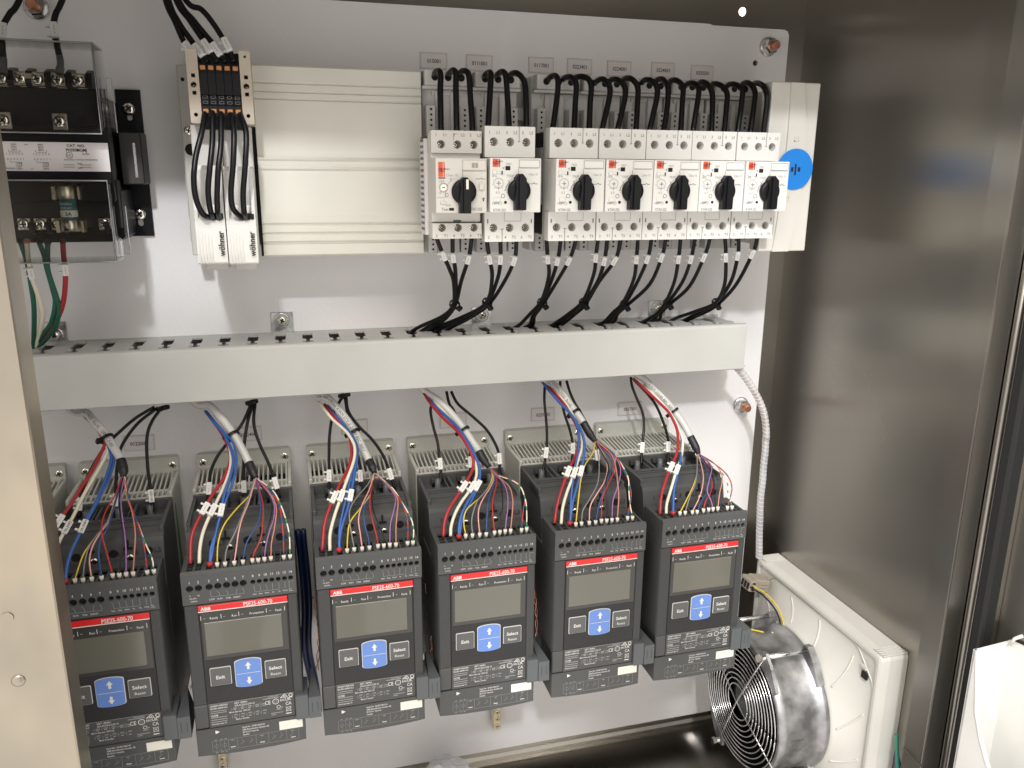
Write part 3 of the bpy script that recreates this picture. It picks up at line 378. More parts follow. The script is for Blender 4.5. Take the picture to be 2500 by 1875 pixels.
JUMPERS = {1: [[(-88.5,68.0,43.3),(-90.3,80.0,46.3),(-88.8,90.0,46.8),(-88.5,97.0,42.2),(-90.2,103.0,27.8),(-92.3,113.0,-4.7)],[(-77.7,68.0,44.3),(-77.3,80.0,46.8),(-76.0,90.0,47.9),(-75.2,97.0,43.9),(-76.5,103.0,28.2),(-78.6,113.0,-4.4)],[(-67.5,68.0,45.3),(-67.3,80.0,47.8),(-65.4,90.0,47.7),(-63.7,97.0,43.1),(-63.8,103.0,25.6),(-64.2,113.0,-4.4)]],2: [[(-42.5,68.0,43.7),(-45.0,80.0,46.2),(-43.1,90.0,47.4),(-44.1,97.0,42.0),(-46.2,103.0,29.2),(-51.0,113.0,-0.1)],[(-31.7,68.0,44.1),(-33.4,80.0,47.3),(-31.6,90.0,48.4),(-30.4,97.0,43.8),(-30.5,103.0,26.6),(-31.6,113.0,0.3)],[(-20.5,68.0,45.2),(-21.0,80.0,47.7),(-18.9,90.0,47.7),(-15.4,97.0,43.1),(-14.0,103.0,33.3),(-16.1,113.0,0.3)]],3: [[(17.5,68.0,43.5),(15.4,80.0,46.1),(17.8,90.0,46.8),(18.0,97.0,41.1),(15.3,103.0,26.1),(7.8,113.0,0.1)],[(30.9,68.0,45.0),(31.1,80.0,47.0),(33.4,90.0,45.8),(35.3,97.0,39.8),(32.9,103.0,23.4),(27.9,113.0,0.6)],[(41.1,68.0,46.0),(41.9,78.0,47.6),(44.5,86.7,47.5),(48.6,93.5,44.4),(49.2,99.0,36.9),(46.5,104.7,23.7),(42.4,113.0,0.3)]],4: [[(63.4,68.0,42.8),(61.7,80.0,44.9),(63.6,90.0,45.6),(66.8,97.0,40.3),(65.6,103.0,29.5),(54.1,113.0,0.5)],[(77.6,68.0,44.7),(76.4,80.0,46.7),(78.2,90.0,45.5),(81.3,97.0,40.8),(80.8,103.0,30.0),(69.2,113.0,0.8)],[(91.1,68.0,47.1),(91.2,80.0,48.6),(92.9,90.0,46.3),(95.4,97.0,39.3),(93.4,103.0,25.2),(87.7,113.0,0.9)]],5: [[(111.1,68.0,44.5),(109.3,80.0,47.3),(110.8,90.0,46.3),(113.9,97.0,41.2),(112.4,103.0,30.3),(100.6,113.0,0.9)],[(124.0,68.0,47.0),(126.0,80.0,49.2),(126.8,90.0,45.0),(126.1,97.0,37.8),(123.4,103.0,22.8),(115.0,113.0,0.5)],[(138.8,68.0,47.5),(139.9,80.0,48.7),(142.1,90.0,44.8),(141.6,97.0,38.3),(138.5,103.0,23.3),(132.6,113.0,0.9)]],6: [[(157.3,68.0,43.7),(154.2,80.0,45.7),(155.2,90.0,45.3),(156.8,97.0,41.1),(154.6,103.0,32.6),(144.6,113.0,0.7)],[(170.5,68.0,45.8),(169.1,80.0,47.9),(170.2,90.0,44.8),(171.3,97.0,37.8),(169.9,103.0,25.1),(164.2,113.0,0.5)],[(184.6,68.0,47.4),(185.0,80.0,46.8),(187.4,90.0,42.7),(187.8,97.0,35.7),(184.7,103.0,24.5),(177.3,113.0,0.0)]],7: [[(202.3,68.0,44.7),(199.1,80.0,46.7),(199.2,90.0,45.8),(201.8,97.0,42.0),(200.7,103.0,35.1),(191.3,113.0,0.0)],[(217.8,68.0,47.4),(217.1,80.0,49.0),(217.2,90.0,45.9),(217.4,97.0,38.8),(214.0,103.0,28.5),(204.9,113.0,0.3)],[(231.6,68.0,49.0),(224.6,88.0,48.2),(220.3,106.0,43.5),(219.3,115.0,35.2),(220.2,115.0,25.7),(218.9,113.0,0.1)]]}
FEEDERS = {1: [[(-96.8,114.0,-93.5),(-96.8,114.0,-95.7),(-90.6,107.8,-109.5),(-81.9,93.6,-124.7),(-75.7,81.5,-138.7),(-72.6,62.8,-162.2),(-80.5,49.8,-175.5),(-102.2,28.0,-190.3)],[(-82.9,114.0,-93.7),(-82.9,114.0,-96.6),(-81.1,105.9,-111.4),(-75.7,90.1,-128.3),(-70.8,60.4,-162.6),(-79.6,44.8,-178.1),(-93.7,28.0,-191.0)],[(-65.9,114.0,-94.6),(-65.9,114.0,-97.5),(-66.2,104.3,-113.3),(-68.3,80.7,-137.4),(-69.4,57.4,-163.2),(-75.9,42.9,-178.6),(-86.9,28.0,-191.3)]],2: [[(-51.4,114.0,-95.5),(-51.4,114.0,-98.5),(-47.9,108.2,-113.2),(-41.1,91.8,-133.6),(-41.7,71.0,-160.4),(-58.9,50.7,-176.2),(-83.5,28.0,-191.1)],[(-39.0,114.0,-95.7),(-39.0,114.0,-98.6),(-37.3,107.8,-113.5),(-35.3,91.0,-133.8),(-40.2,68.2,-160.8),(-56.5,47.4,-178.5),(-76.6,28.0,-191.4)],[(-24.2,114.0,-96.6),(-24.2,114.0,-99.6),(-23.6,106.8,-115.3),(-27.6,86.7,-137.7),(-37.2,62.8,-163.4),(-52.3,44.1,-179.3),(-68.0,28.0,-191.4)]],3: [[(4.6,114.0,-95.4),(4.7,114.0,-98.5),(9.4,103.4,-114.7),(17.0,84.7,-134.3),(18.2,58.2,-162.6),(11.2,41.4,-178.7),(4.5,28.0,-191.6)],[(18.0,114.0,-96.4),(18.1,114.0,-99.4),(20.2,101.5,-116.7),(22.0,77.5,-140.2),(20.9,52.7,-165.2),(16.2,37.0,-181.3),(15.4,28.0,-192.0)],[(32.6,114.0,-96.5),(32.7,114.0,-99.6),(31.7,101.8,-116.9),(28.1,74.6,-142.3),(22.8,49.4,-167.5),(18.2,36.2,-181.5),(19.1,28.0,-192.1)]],4: [[(54.8,114.0,-95.3),(54.9,114.0,-98.3),(56.9,105.0,-113.9),(62.3,87.1,-133.5),(62.4,59.0,-163.9),(53.1,40.8,-180.3),(44.8,28.0,-191.0)],[(63.9,114.0,-95.8),(64.0,114.0,-98.9),(66.9,102.5,-117.5),(69.4,80.7,-141.0),(64.6,55.8,-166.2),(56.8,40.6,-180.5),(48.5,28.0,-191.2)],[(77.3,114.0,-96.3),(77.5,114.0,-99.4),(77.9,102.8,-117.7),(72.5,77.4,-141.5),(67.9,52.0,-168.6),(61.0,39.2,-180.9),(54.1,28.0,-191.4)]],5: [[(95.1,114.0,-95.7),(95.2,114.0,-98.8),(100.0,102.1,-116.5),(108.2,79.4,-140.5),(109.0,52.9,-168.1),(103.9,39.4,-180.6),(99.5,28.0,-191.8)],[(108.8,114.0,-95.9),(109.0,114.0,-99.0),(111.9,102.2,-116.7),(114.3,76.2,-142.7),(112.6,49.3,-170.5),(108.2,38.2,-181.0),(105.2,28.0,-192.0)],[(123.5,114.0,-96.1),(123.7,114.0,-99.2),(125.5,105.0,-115.1),(127.8,75.0,-146.6),(116.3,45.2,-173.0),(111.4,35.3,-182.5),(111.0,28.0,-191.8)]],6: [[(139.2,114.0,-96.3),(139.4,114.0,-99.4),(145.0,101.6,-117.4),(154.7,76.5,-143.7),(158.0,53.6,-167.8),(155.8,39.7,-182.5),(150.0,28.0,-191.5)],[(154.2,114.0,-96.4),(154.4,114.0,-99.6),(158.6,101.7,-117.7),(164.5,75.7,-144.1),(162.5,48.6,-170.5),(158.8,37.3,-181.2),(157.9,28.0,-191.8)],[(170.2,114.0,-96.6),(170.5,114.0,-99.8),(171.7,104.0,-116.0),(175.1,70.7,-150.2),(166.5,44.7,-173.0),(162.5,34.0,-183.7),(163.9,28.0,-191.7)]],7: [[(186.9,114.0,-96.0),(187.2,114.0,-99.2),(194.0,106.1,-116.2),(209.5,81.0,-148.0),(210.8,62.8,-169.9),(198.4,45.2,-181.3),(183.9,28.0,-191.4)],[(201.9,114.0,-96.2),(202.1,114.0,-99.4),(207.2,106.3,-114.8),(217.5,79.9,-144.9),(216.4,54.7,-171.4),(206.6,37.7,-184.7),(200.0,28.0,-191.2)],[(222.1,114.0,-95.6),(222.4,114.0,-98.8),(223.0,107.6,-113.3),(226.4,75.4,-149.2),(220.4,51.4,-173.8),(212.3,38.4,-184.7),(204.1,28.0,-191.8)]]}
BLOCK_FEEDS = [[(-308.6,70.0,97.8),(-300.6,83.3,75.8),(-293.9,93.8,58.8),(-289.5,97.9,53.1),(-283.5,104.0,44.7)],[(-306.3,70.0,97.9),(-298.0,82.7,76.0),(-288.5,92.5,60.9),(-282.5,98.6,51.6),(-276.5,104.0,44.1)],[(-301.0,70.0,98.3),(-289.8,82.4,78.2),(-279.5,93.2,61.3),(-276.1,97.0,55.2),(-269.3,104.0,44.4)],[(-299.2,70.0,98.4),(-286.2,82.8,77.5),(-274.1,93.3,61.5),(-269.0,98.5,53.1),(-263.1,104.0,44.7)],[(-294.7,70.0,98.6),(-280.4,79.3,87.2),(-271.7,86.5,75.9),(-264.1,94.2,62.7),(-261.2,97.5,57.1),(-256.8,104.0,45.0)]]
BLOCK_LOOPS = [[(-282.9,100.0,6.7),(-282.2,111.4,3.8),(-284.6,121.0,-9.7),(-289.8,126.1,-27.2),(-292.6,129.7,-44.7),(-292.5,127.4,-60.1),(-288.6,122.6,-72.6),(-283.5,114.0,-75.9)],[(-276.9,100.0,6.9),(-276.1,113.1,3.9),(-277.0,123.1,-16.1),(-280.4,128.4,-38.0),(-282.9,128.1,-54.6),(-282.7,124.0,-69.2),(-281.7,114.0,-76.5)],[(-270.3,100.0,7.0),(-269.7,113.1,3.0),(-270.7,123.1,-18.2),(-274.0,128.4,-38.0),(-276.4,128.1,-57.9),(-277.3,124.0,-69.2),(-277.2,114.0,-76.5)],[(-263.1,100.0,7.2),(-262.1,113.1,3.2),(-260.3,123.1,-9.3),(-262.3,128.4,-32.4),(-265.6,128.1,-54.5),(-265.2,124.0,-68.1),(-259.4,114.0,-76.4)],[(-255.3,100.0,7.4),(-254.5,113.1,3.4),(-251.1,123.1,-9.1),(-253.1,128.4,-32.3),(-256.3,128.1,-54.5),(-257.0,124.0,-69.3),(-256.4,114.0,-76.1)]]
TRANSFORMER_WIRES = {'green': [(-432.8,82.0,-94.8),(-433.7,80.2,-98.0),(-433.6,75.6,-105.7),(-434.0,69.9,-115.8),(-436.1,60.6,-133.0),(-439.8,48.3,-156.8),(-449.5,30.0,-194.3)],'white': [(-428.7,82.0,-94.9),(-429.5,80.2,-98.1),(-431.9,73.5,-110.2),(-433.5,64.3,-127.2),(-433.2,52.8,-148.5),(-435.4,44.2,-165.6),(-447.6,30.0,-194.4)],'green2': [(-419.3,82.0,-95.0),(-420.1,80.2,-98.2),(-419.4,74.6,-108.2),(-420.3,68.6,-119.4),(-420.5,58.9,-138.0),(-421.6,52.4,-151.2),(-429.0,43.5,-169.4),(-439.3,36.3,-181.8),(-448.5,30.0,-193.2)],'green3': [(-413.7,82.0,-95.1),(-414.7,79.7,-99.4),(-417.5,74.0,-110.4),(-419.7,68.2,-121.6),(-419.0,56.2,-145.1),(-419.8,50.4,-157.2),(-426.5,42.7,-173.1),(-438.2,34.9,-186.8),(-447.5,30.0,-193.2)],'red': [(-402.2,82.0,-94.2),(-403.2,79.7,-98.5),(-405.4,73.2,-110.7),(-407.6,65.5,-125.5),(-413.2,55.6,-145.4),(-419.6,48.3,-159.8),(-430.9,39.2,-177.0),(-445.3,30.0,-192.2)]}
TRANSFORMER_FEEDS = [[(-414.5,60.0,93.3),(-422.7,67.5,77.8),(-427.2,72.3,67.5),(-427.8,79.1,52.0),(-427.0,84.2,40.3),(-427.5,88.0,31.7)],[(-384.0,60.0,95.1),(-390.2,67.1,79.7),(-391.6,71.7,69.4),(-389.7,77.9,55.6),(-387.4,83.7,42.8),(-388.4,88.0,33.2)]]
SPIRAL_TUBE = [(243.1,62.0,-242.5),(255.0,60.4,-254.0),(266.5,58.7,-267.9),(276.7,57.1,-281.8),(285.5,55.4,-297.4),(291.2,53.8,-313.0),(294.6,52.1,-328.6),(293.4,50.5,-321.3),(296.6,48.8,-334.0),(298.3,47.2,-350.4),(299.1,45.5,-368.1),(300.7,43.9,-387.4),(301.4,42.2,-404.4),(302.8,40.6,-421.6),(305.0,38.9,-437.8),(307.3,37.3,-458.2),(310.1,35.6,-478.9),(312.2,34.0,-493.1)]
# ================================================================ the cabinet (setting)
def cabinet():
    XL, XR, DB, DF, ZB, ZT = -720, 351.5, -30, 300, -768, 172
    b = MB()
    for hx, hz in ((269.8, 133.8), (271.6, -745)): pass
    b.prism(rect(XL, XR, ZB, ZT), DB-2, DB, 'steel', holes=[circle(271, 134.5, 4.6, 24), circle(272.5, -745.5, 5.2, 24)])
    structure(b.build('back_wall'))
    b = MB(); b.prism([(DB-2, ZB), (DF, ZB), (DF, ZT), (DB-2, ZT)], XR, XR+2, 'steel', 'dz'); structure(b.build('side_wall'))
    b = MB(); b.box(XL-2, XL, DB, DF, ZB, ZT, 'steel'); structure(b.build('far_side_wall'))
    b = MB(); b.box(XL, XR, DB, DF, ZB-2, ZB, 'steel')
    b.hull([[(XL, DB, ZB), (XL, DB+4, ZB), (XL, DB+4, ZB+5), (XL, DB+1.5, ZB+9), (XL, DB, ZB+9)], [(XR, DB, ZB), (XR, DB+4, ZB), (XR, DB+4, ZB+5), (XR, DB+1.5, ZB+9), (XR, DB, ZB+9)]], 'steel', smooth=False)
    structure(b.build('cabinet_floor'))
    b = MB(); b.box(XL, XR, DB, DF, ZT, ZT+2, 'steel'); structure(b.build('cabinet_ceiling'))
    # front frame of the opening: flange, return lip, rolled gutter edge
    b = MB()
    b.box(333, 357, 298, 300, -760, 165, 'steel'); b.box(333, 335, 274, 298, -760, 165, 'steel', .4)
    b.tube([(357.5, 301.5, -760), (357.5, 301.5, 165)], 3.2, 'steel', 12)
    b.box(331.6, 335.4, 274, 299.6, -585.5, -584.3, 'steel')          # welded joint in the lip
    b.box(357.2, 396, 280, 292, -768, 172, 'steel', .5)
    structure(b.build('door_frame'))
    b = MB()
    b.box(XL, 357, 298, 300, TOPZ, ZT+2, 'steel'); b.box(XL, 333, 276, 298, TOPZ, TOPZ+2, 'steel', .4)
    structure(b.build('door_frame'))
    b = MB(); b.box(XL, 357, 298, 300, ZB, -742, 'steel'); b.box(XL, 333, 276, 298, -744, -742, 'steel', .4)
    structure(b.build('door_frame'))
    # centre post between two door openings
    b = MB()
    b.prism([(XL+180, 297), (-384, 297), (-383, 296), (-383, 272), (-385, 272), (-385, 295), (XL+180, 295)], -742, TOPZ, 'post', 'xd')
    b.cyl((-412, 297, -317), 3.8, .8, 'post'); b.cyl((-432, 297, -240), 3.8, .8, 'post')
    b.lathe((-411.5, 297, -363), [(4.2, 0), (4.2, .4), (3.0, 1.2), (0.5, 1.3)], 'post')
    structure(b.build('centre_post'))
    # lit wall of the workshop behind the cabinet, seen through its two mounting holes
    b = MB(); b.box(-900, 1100, -702, -700, -1400, 700, 'paper'); structure(b.build('workshop_wall'))
cabinet()
lamp('workshop_lamp', 'AREA', P(330, -420, -200), P(290, -700, -200), 30, .5)

# ================================================================ mounting plate and its fixings
b = MB()
outl = [(-700, -729), (312, -729), (312, 107.5), (310.2, 111.8), (306, 113.5), (220, 113.5), (217, 114.8), (-700, 114.8)]
b.prism(outl, -2.5, 0, 'plate', holes=[circle(273.7, 78.6, 3.1, 20)])
tag(b.build('mounting_plate'), 'white powder coated steel back panel that everything is bolted to', 'panel')
def stud_nut(x, z, label):
    t = thing('stud_bolt', label, 'bolt', (x, 0, z), 'copper coloured studs with flanged nuts holding the white panel')
    b = MB(); b.lathe((0, 0, 0), [(10.2, 0), (10.2, 1.4), (8.6, 3.2)], 'zinc', n=28); b.build('washer', t)
    b = MB(); rg = []
    for r, d in ((8.0, 2.6), (8.4, 4.2), (8.4, 9), (7.2, 10.2)):
        rg.append([(r*cos(R(60*i+12)), d, r*sin(R(60*i+12))) for i in range(6)])
    b.hull(rg, 'zinc', smooth=False); b.build('nut', t)
    b = MB(); b.lathe((0, 0, 0), [(4.5, 0), (4.5, 13), (4.0, 13.5), (4.5, 14), (4.0, 14.5), (4.5, 15), (4.5, 17.2), (3.6, 18.2)], 'copper', n=20); b.build('stud', t)
stud_nut(287.2, 95.4, 'stud and nut in the top right corner of the white panel')
stud_nut(289.8, -305.8, 'stud and nut below the duct beside the clear spiral tube')
stud_nut(-418.5, 94.5, 'stud and nut above the black transformer at the top left')
def bracket(x, z0, z1, label):
    t = thing('mounting_bracket', label, 'bracket', (x, 0, z0), 'small square screwed brackets along the top of the duct')
    b = MB(); b.box(-10.5, 10.5, 0, 2.2, 0, z1-z0, 'zinc', .5); b.build('bracket_plate', t)
    b = MB(); b.lathe((0, 2.2, 12), [(7.4, 0), (7.4, 1.1), (6.4, 1.5)], 'zinc'); b.build('washer', t)
    screw(t, 0, 3.6, 12, 4.6, 3)
bracket(-233.8, -194, -174, 'zinc bracket alone on the white panel under the cream cover')
bracket(-30, -196, -175.5, 'zinc bracket behind the second wire bundle from the left')
bracket(173, -196, -175.5, 'zinc bracket partly hidden by the sixth wire bundle')
bracket(-438, -200, -176, 'zinc bracket behind the green and red transformer wires')
def tagplate(x, z, text, label, w=26.5, h=15.2, tilt=0, group='number tags above the breakers'):
    t = thing('number_tag', label, 'tag', (x, 0, z), group); t.rotation_euler = (0, tilt, 0)
    b = MB(); b.box(0, w, 0, 1.6, 0, h, 'pale', .35); b.build('tag_plate', t)
    b = MB(); b.box(1.2, w-1.2, 1.6, 1.75, 1.2, h-1.6, 'paper'); b.build('paper_insert', t)
    if text: b = MB(); b.text(text, w/2, 1.95, h/2-.3, 4.0, 'ink_k', sx=.88, fat=.012); b.build('lettering', t)
ORD = {1: 'the beige breaker with the white pointer', 2: 'the white breaker next to the beige one', 3: 'the breaker just after the gap', 4: 'the half shaded breaker of the close set', 5: 'the middle breaker of the close set', 6: 'the breaker second from the blue disc', 7: 'the breaker overlapping the blue disc'}
for i, (x, z, s) in enumerate(((-90.5, 58.6, '015001'), (-45.2, 58.4, '0111001'), (18.5, 59, '0117001'), (59.3, 59.3, '0223401'), (102.8, 59, '0224001'), (151.8, 59.6, '0224601'), (197.5, 58.6, '0325501'))):
    tagplate(x, z, s, 'tag %s over %s' % (s, ORD[i+1]))
L2 = 'number tags above the starters'
tagplate(-391, -307, '0122002', 'number tag reading 0122002 below the duct at the left', 28, 16, R(1), L2)
tagplate(-288, -306, '0122400', 'number tag ending in 00 behind the second grey cable from the left', 27.5, 15.5, R(-1), L2)
tagplate(-181, -306, '', 'number tag almost covered by the third grey cable and black wires', 27.5, 15.5, 0, L2)
tagplate(-76.4, -307.5, '02', 'number tag beginning 02 half hidden by red and blue wires', 29.5, 17, 0, L2)
tagplate(26.6, -307, '0225303', 'number tag reading 0225 and 03 crossed by a black wire', 27.5, 15.5, R(.5), L2)
tagplate(131, -308, '0327301', 'number tag reading 0327301 above the rightmost starter', 29, 16, 0, L2)

# ================================================================ wire duct
def duct():
    t = thing('wire_duct', 'long grey slotted wire duct across the middle of the panel', 'wire duct', (-620, 0, -240))
    L = 870
    b = MB(); b.box(0, L, 0, 2, 1, 46, 'duct'); b.build('duct_base', t)
    b = MB(); b.prism([(79, 49.2), (80.6, 48.2), (81, 46.5), (81, 1), (80, 0), (74, 0), (74, 1.6), (78.6, 1.6), (78.6, 47.4), (74, 47.4), (74, 49.2)], 0, L-10, 'duct', 'dz')
    b.build('duct_cover', t)
    # fingers of the upper wall: each a plain tongue with a necked slot beside it
    pitch, n = 25.4, 33
    def finger(name):
        b = MB()
        pts = [(0, 2), (15.6, 2), (15.6, 37), (18.8, 40), (18.8, 45), (15.6, 47.5), (15.6, 73.8), (0, 73.8), (0, 47.5), (-3.2, 45), (-3.2, 40), (0, 37)]
        b.prism([(x, d) for x, d in pts], 43.8, 45.4, 'duct', 'xd'); return b.mesh(name)
    me = finger('duct_finger'); x = L-24
    for i in range(n):
        o = bpy.data.objects.new('duct_finger', me); C.objects.link(o); o.parent = t; o.location = P(x-i*pitch, 0, 0)
    b = MB(); b.prism([(0, 2), (0, 73.8), (L-4, 73.8), (L-4, 60), (L-1, 52), (L+6, 40), (L+4, 2)], .4, 2, 'duct', 'xd')
    b.build('lower_wall', t)
    b = MB()
    for i in range(n): b.box(x-i*pitch-9.8, x-i*pitch, 2, 12, 43.8, 45.4, 'duct'); b.box(x-i*pitch-9.8, x-i*pitch, 67, 73.8, 43.8, 45.4, 'duct')
    # webs of the wall at the plate side, behind the slots
    o = b.build('wall_web', t); o['kind'] = 'stuff'
duct()
for k, (c, d, z, nm) in enumerate((('w_red', 50, -205, 'red'), ('w_red', 60, -207, 'dark red'), ('insul', 42, -209, 'black'), ('insul', 54, -214, 'black'), ('w_white', 36, -212, 'cream'))):
    pts = smooth([(-560+128*i, d+5*sin(i*1.7+k), z+3*cos(i*1.3+k*2)) for i in range(6 if k in (0, 1, 4) else 7)], 6)
    b = MB(); b.tube(pts, 2.4, c)
    tag(b.build('duct_wire'), '%s wire lying inside the duct, %s, seen through its slots' % (nm, ('nearest the top', 'near the cover', 'towards the back', 'low and near the cover', 'against the back wall')[k]), 'wire')

# ================================================================ control transformer
def transformer():
    t = thing('control_transformer', 'black control transformer with clear terminal covers at the left edge', 'transformer', (-364, 0, -100))
    X0 = -110
    b = MB(); b.prism([(-7, 123), (1, 118), (1, 49), (6.5, 44), (6.5, 6), (2, 2), (X0, 2), (X0, 123)], 4, 66, 'lack'); b.box(X0, 5, 66, 84, 36, 95, 'lack', 1); b.build('coil_body', t)
    b = MB(); b.box(4, 22, 3, 36, 49, 93, 'lam', .8); b.box(15, 17, 36, 36.4, 55, 84, 'zinc'); b.build('core', t)
    slot = lambda z: rrect(7.6, 12.4, z-7, z+7, 2.3)
    b = MB(); b.prism(rect(0, 20.5, 2, 130.5), 0, 3, 'lack', holes=[slot(111), slot(18)]); b.build('mounting_foot', t)
    for z in (114, 22): screw(t, 10, 3, z, 5.6, 3.2, .9)
    b = MB(); b.box(X0, 4, 84, 84.6, 59.8, 82.2, 'paper'); b.build('rating_label', t)
    b = MB(); D = 84.8
    b.text('CAT. NO.', -19.5, D, 79.8, 2.4, 'ink_k', fat=.02); b.text('PH350MQMJ', -19.5, D, 76.4, 2.6, 'ink_k', sx=.85, fat=.02)
    b.text('INDUSTRIAL CONTROL TRANSFORMER', -17, D, 68.9, 1.25, 'ink_k', sx=.85); b.text('UL', -25, D, 72.4, 2, 'ink_k'); b.ringprint(-25, 72.4, 2.3, D, .35, 'ink_k')
    b.text('LISTED', -13, D, 73.4, 1.4, 'ink_k')
    for x, s1, s2, s3, z in ((-64, '220V', '230V', '240V', 80), (-45, '440V', '460V', '480V', 80), (-62, '110V', '115V', '120V', 65.6), (-43, '220V', '230V', '240V', 65.6)):
        for j, s in enumerate((s1, s2, s3)): b.text(s, x, D, z-j*1.95, 1.6, 'ink_k')
    for x in (-64, -45):
        b.text('1  2  3  4  5  6', x, D, 73, 1.6, 'ink_k'); b.text('6  5  4  3  2  1', x, D, 69, 1.6, 'ink_k')
        b.poly([(x-4, 76), (x-4, 74.3), (x+4, 74.3), (x+4, 76)], D, .25, 'ink_k'); b.poly([(x-4, 67.8), (x-4, 66.6), (x+4, 66.6), (x+4, 64)], D, .25, 'ink_k')
    for i in range(4):
        for x, z, a in ((-27, 65.6, pi), (-15, 65.6, pi), (-27, 62.3, 0), (-15, 62.3, 0)): b.ringprint(x+i*2-2, z, 1, D, .25, 'ink_k', 8, a, a+pi)
    b.line(-20, 66.6, -16.5, 65, D, .3, 'ink_k'); b.line(-20, 65, -16.5, 66.6, D, .3, 'ink_k'); b.line(-20, 63.3, -16.5, 61.7, D, .3, 'ink_k'); b.line(-20, 61.7, -16.5, 63.3, D, .3, 'ink_k')
    for x, z, s, h in ((-76, 73.6, 'VA', 1.9), (-75, 70.4, '60 Hz', 1.9), (-74, 67, 'RISE', 2.1), (-72, 61.8, 'PATENT PENDING', 1.3), (-76, 78.6, 'Power', 1.6), (-55, 80, 'HV', 1.3), (-53, 61.8, 'LV', 1.3)): b.text(s, x, D, z, h, 'ink_k')
    b.build('lettering', t)
    # upper terminal board
    b = MB(); b.box(X0, 2, 60, 74, 90, 124, 'black', .6)
    for x in (-64, -51, -37.5, -22.5, -8): b.prism([(60, 124), (78, 124), (80, 128), (76, 136), (66, 139), (60, 139)], x, x+4.5, 'black', 'dz')
    b.build('upper_terminal_board', t)
    for x in (-68, -55, -43, -28.5, -14): 
        o = screw(t, x, 76, 130, 4.6, 3, .3+x, name='terminal_screw')
        b = MB(); b.box(x-5.4, x+5.4, 73, 76, 124.5, 135.5, 'nickel', .6); b.build('terminal_clamp', t)
    b = MB(); b.box(-52, -46, 76, 79, 126, 134, 'nickel', .5); b.build('jumper_link', t)
    for x in (-68, -28.5):
        b = MB(); b.box(x-5.4, x+5.4, 84, 87, 91.5, 104, 'nickel', .6); b.build('terminal_clamp', t)
        screw(t, x, 87, 98, 4.6, 2.6, .8, name='terminal_screw')
    # lower terminal board with the fuse
    b = MB(); b.box(X0, 6, 60, 76, 14, 53, 'black', .6)
    for x in (-60, -47.5, -33.5, -4): b.box(x-2, x+2, 60, 84, 10, 20, 'black', 1)
    b.build('lower_terminal_board', t)
    for x in (-66, -54, -41, -6):
        b = MB(); b.box(x-5, x+5, 76, 79, 13, 23, 'nickel', .6); b.build('terminal_clamp', t); screw(t, x, 79, 18, 4.4, 2.6, x, name='terminal_screw')
    b = MB(); b.box(-73.5, -62, 76, 79, 38, 48, 'nickel', .6); b.build('terminal_clamp', t); screw(t, -68, 79, 43, 4.4, 2.6, .2, name='terminal_screw')
    for z0, z1 in ((37.5, 48), (11.5, 21)):
        b = MB(); b.box(-41, -20, 76, 78, z0, z1, 'brass', .4); b.box(-41, -37.8, 78, 88, z0, z1, 'brass', .4); b.box(-21.6, -20, 78, 90, z0, z1, 'brass', .4); b.build('fuse_clip', t)
    f = MB(); f.cyl((-30, 87, 22), 6.3, 16, 'teal', 'z', 20); f.cyl((-30, 87, 24), 6.4, 5.4, 'sticker', 'z', 20); fo = f.build('fuse', t)
    for z, h in ((12.5, 9.5), (38, 10)): b = MB(); b.lathe((-30, 87, z), [(6.0, 0), (6.7, .6), (6.7, h-.6), (6.0, h)], 'brass', 'z', 20); b.build('fuse_cap', fo)
    b = MB(); b.text('DELAY', -30, 93.6, 31.2, 2, 'ink_w'); b.text('5A', -29, 93.7, 26.7, 3, 'ink_k', fat=.02); b.text('littelfuse', -30, 93.6, 34.6, 1.9, 'ink_w'); b.build('lettering', fo)
    # clear covers, 1.5 mm sheet
    def cover(z0, z1, front, name, tabs):
        b = MB(); xr = 4
        b.box(X0, xr, front, front+1.4, z0, z1, 'clear', .3)
        b.box(X0, xr, 62, front, z1-1.4, z1, 'clear'); b.box(X0, xr, 62, front, z0, z0+1.4, 'clear')
        b.box(xr-1.4, xr, 62, front, z0+1.4, z1-1.4, 'clear'); b.box(xr, xr+4.5, 62, 63.6, z0+3, z1-22, 'clear', .4)
        for i in range(9): b.box(X0+10+i*11, X0+17+i*11, 60, 62, z1-1.4 if tabs else z0, z1 if tabs else z0+1.4, 'clear')
        b.tube([(X0, front+.7, z1-.7), (xr-.7, front+.7, z1-.7), (xr-.7, front+.7, z0+.7), (X0, front+.7, z0+.7)], .6, 'edge', 8)  # milky white tubes: bright glints along the sheet edges put in as colour
        b.tube([(xr+4.4, 62.8, z0+3), (xr+4.4, 62.8, z1-22)], .5, 'edge', 6)
        b.build(name, t)
    cover(88, 156, 100, 'upper_clear_cover', True); cover(-12, 53.5, 100, 'lower_clear_cover', False)
transformer()

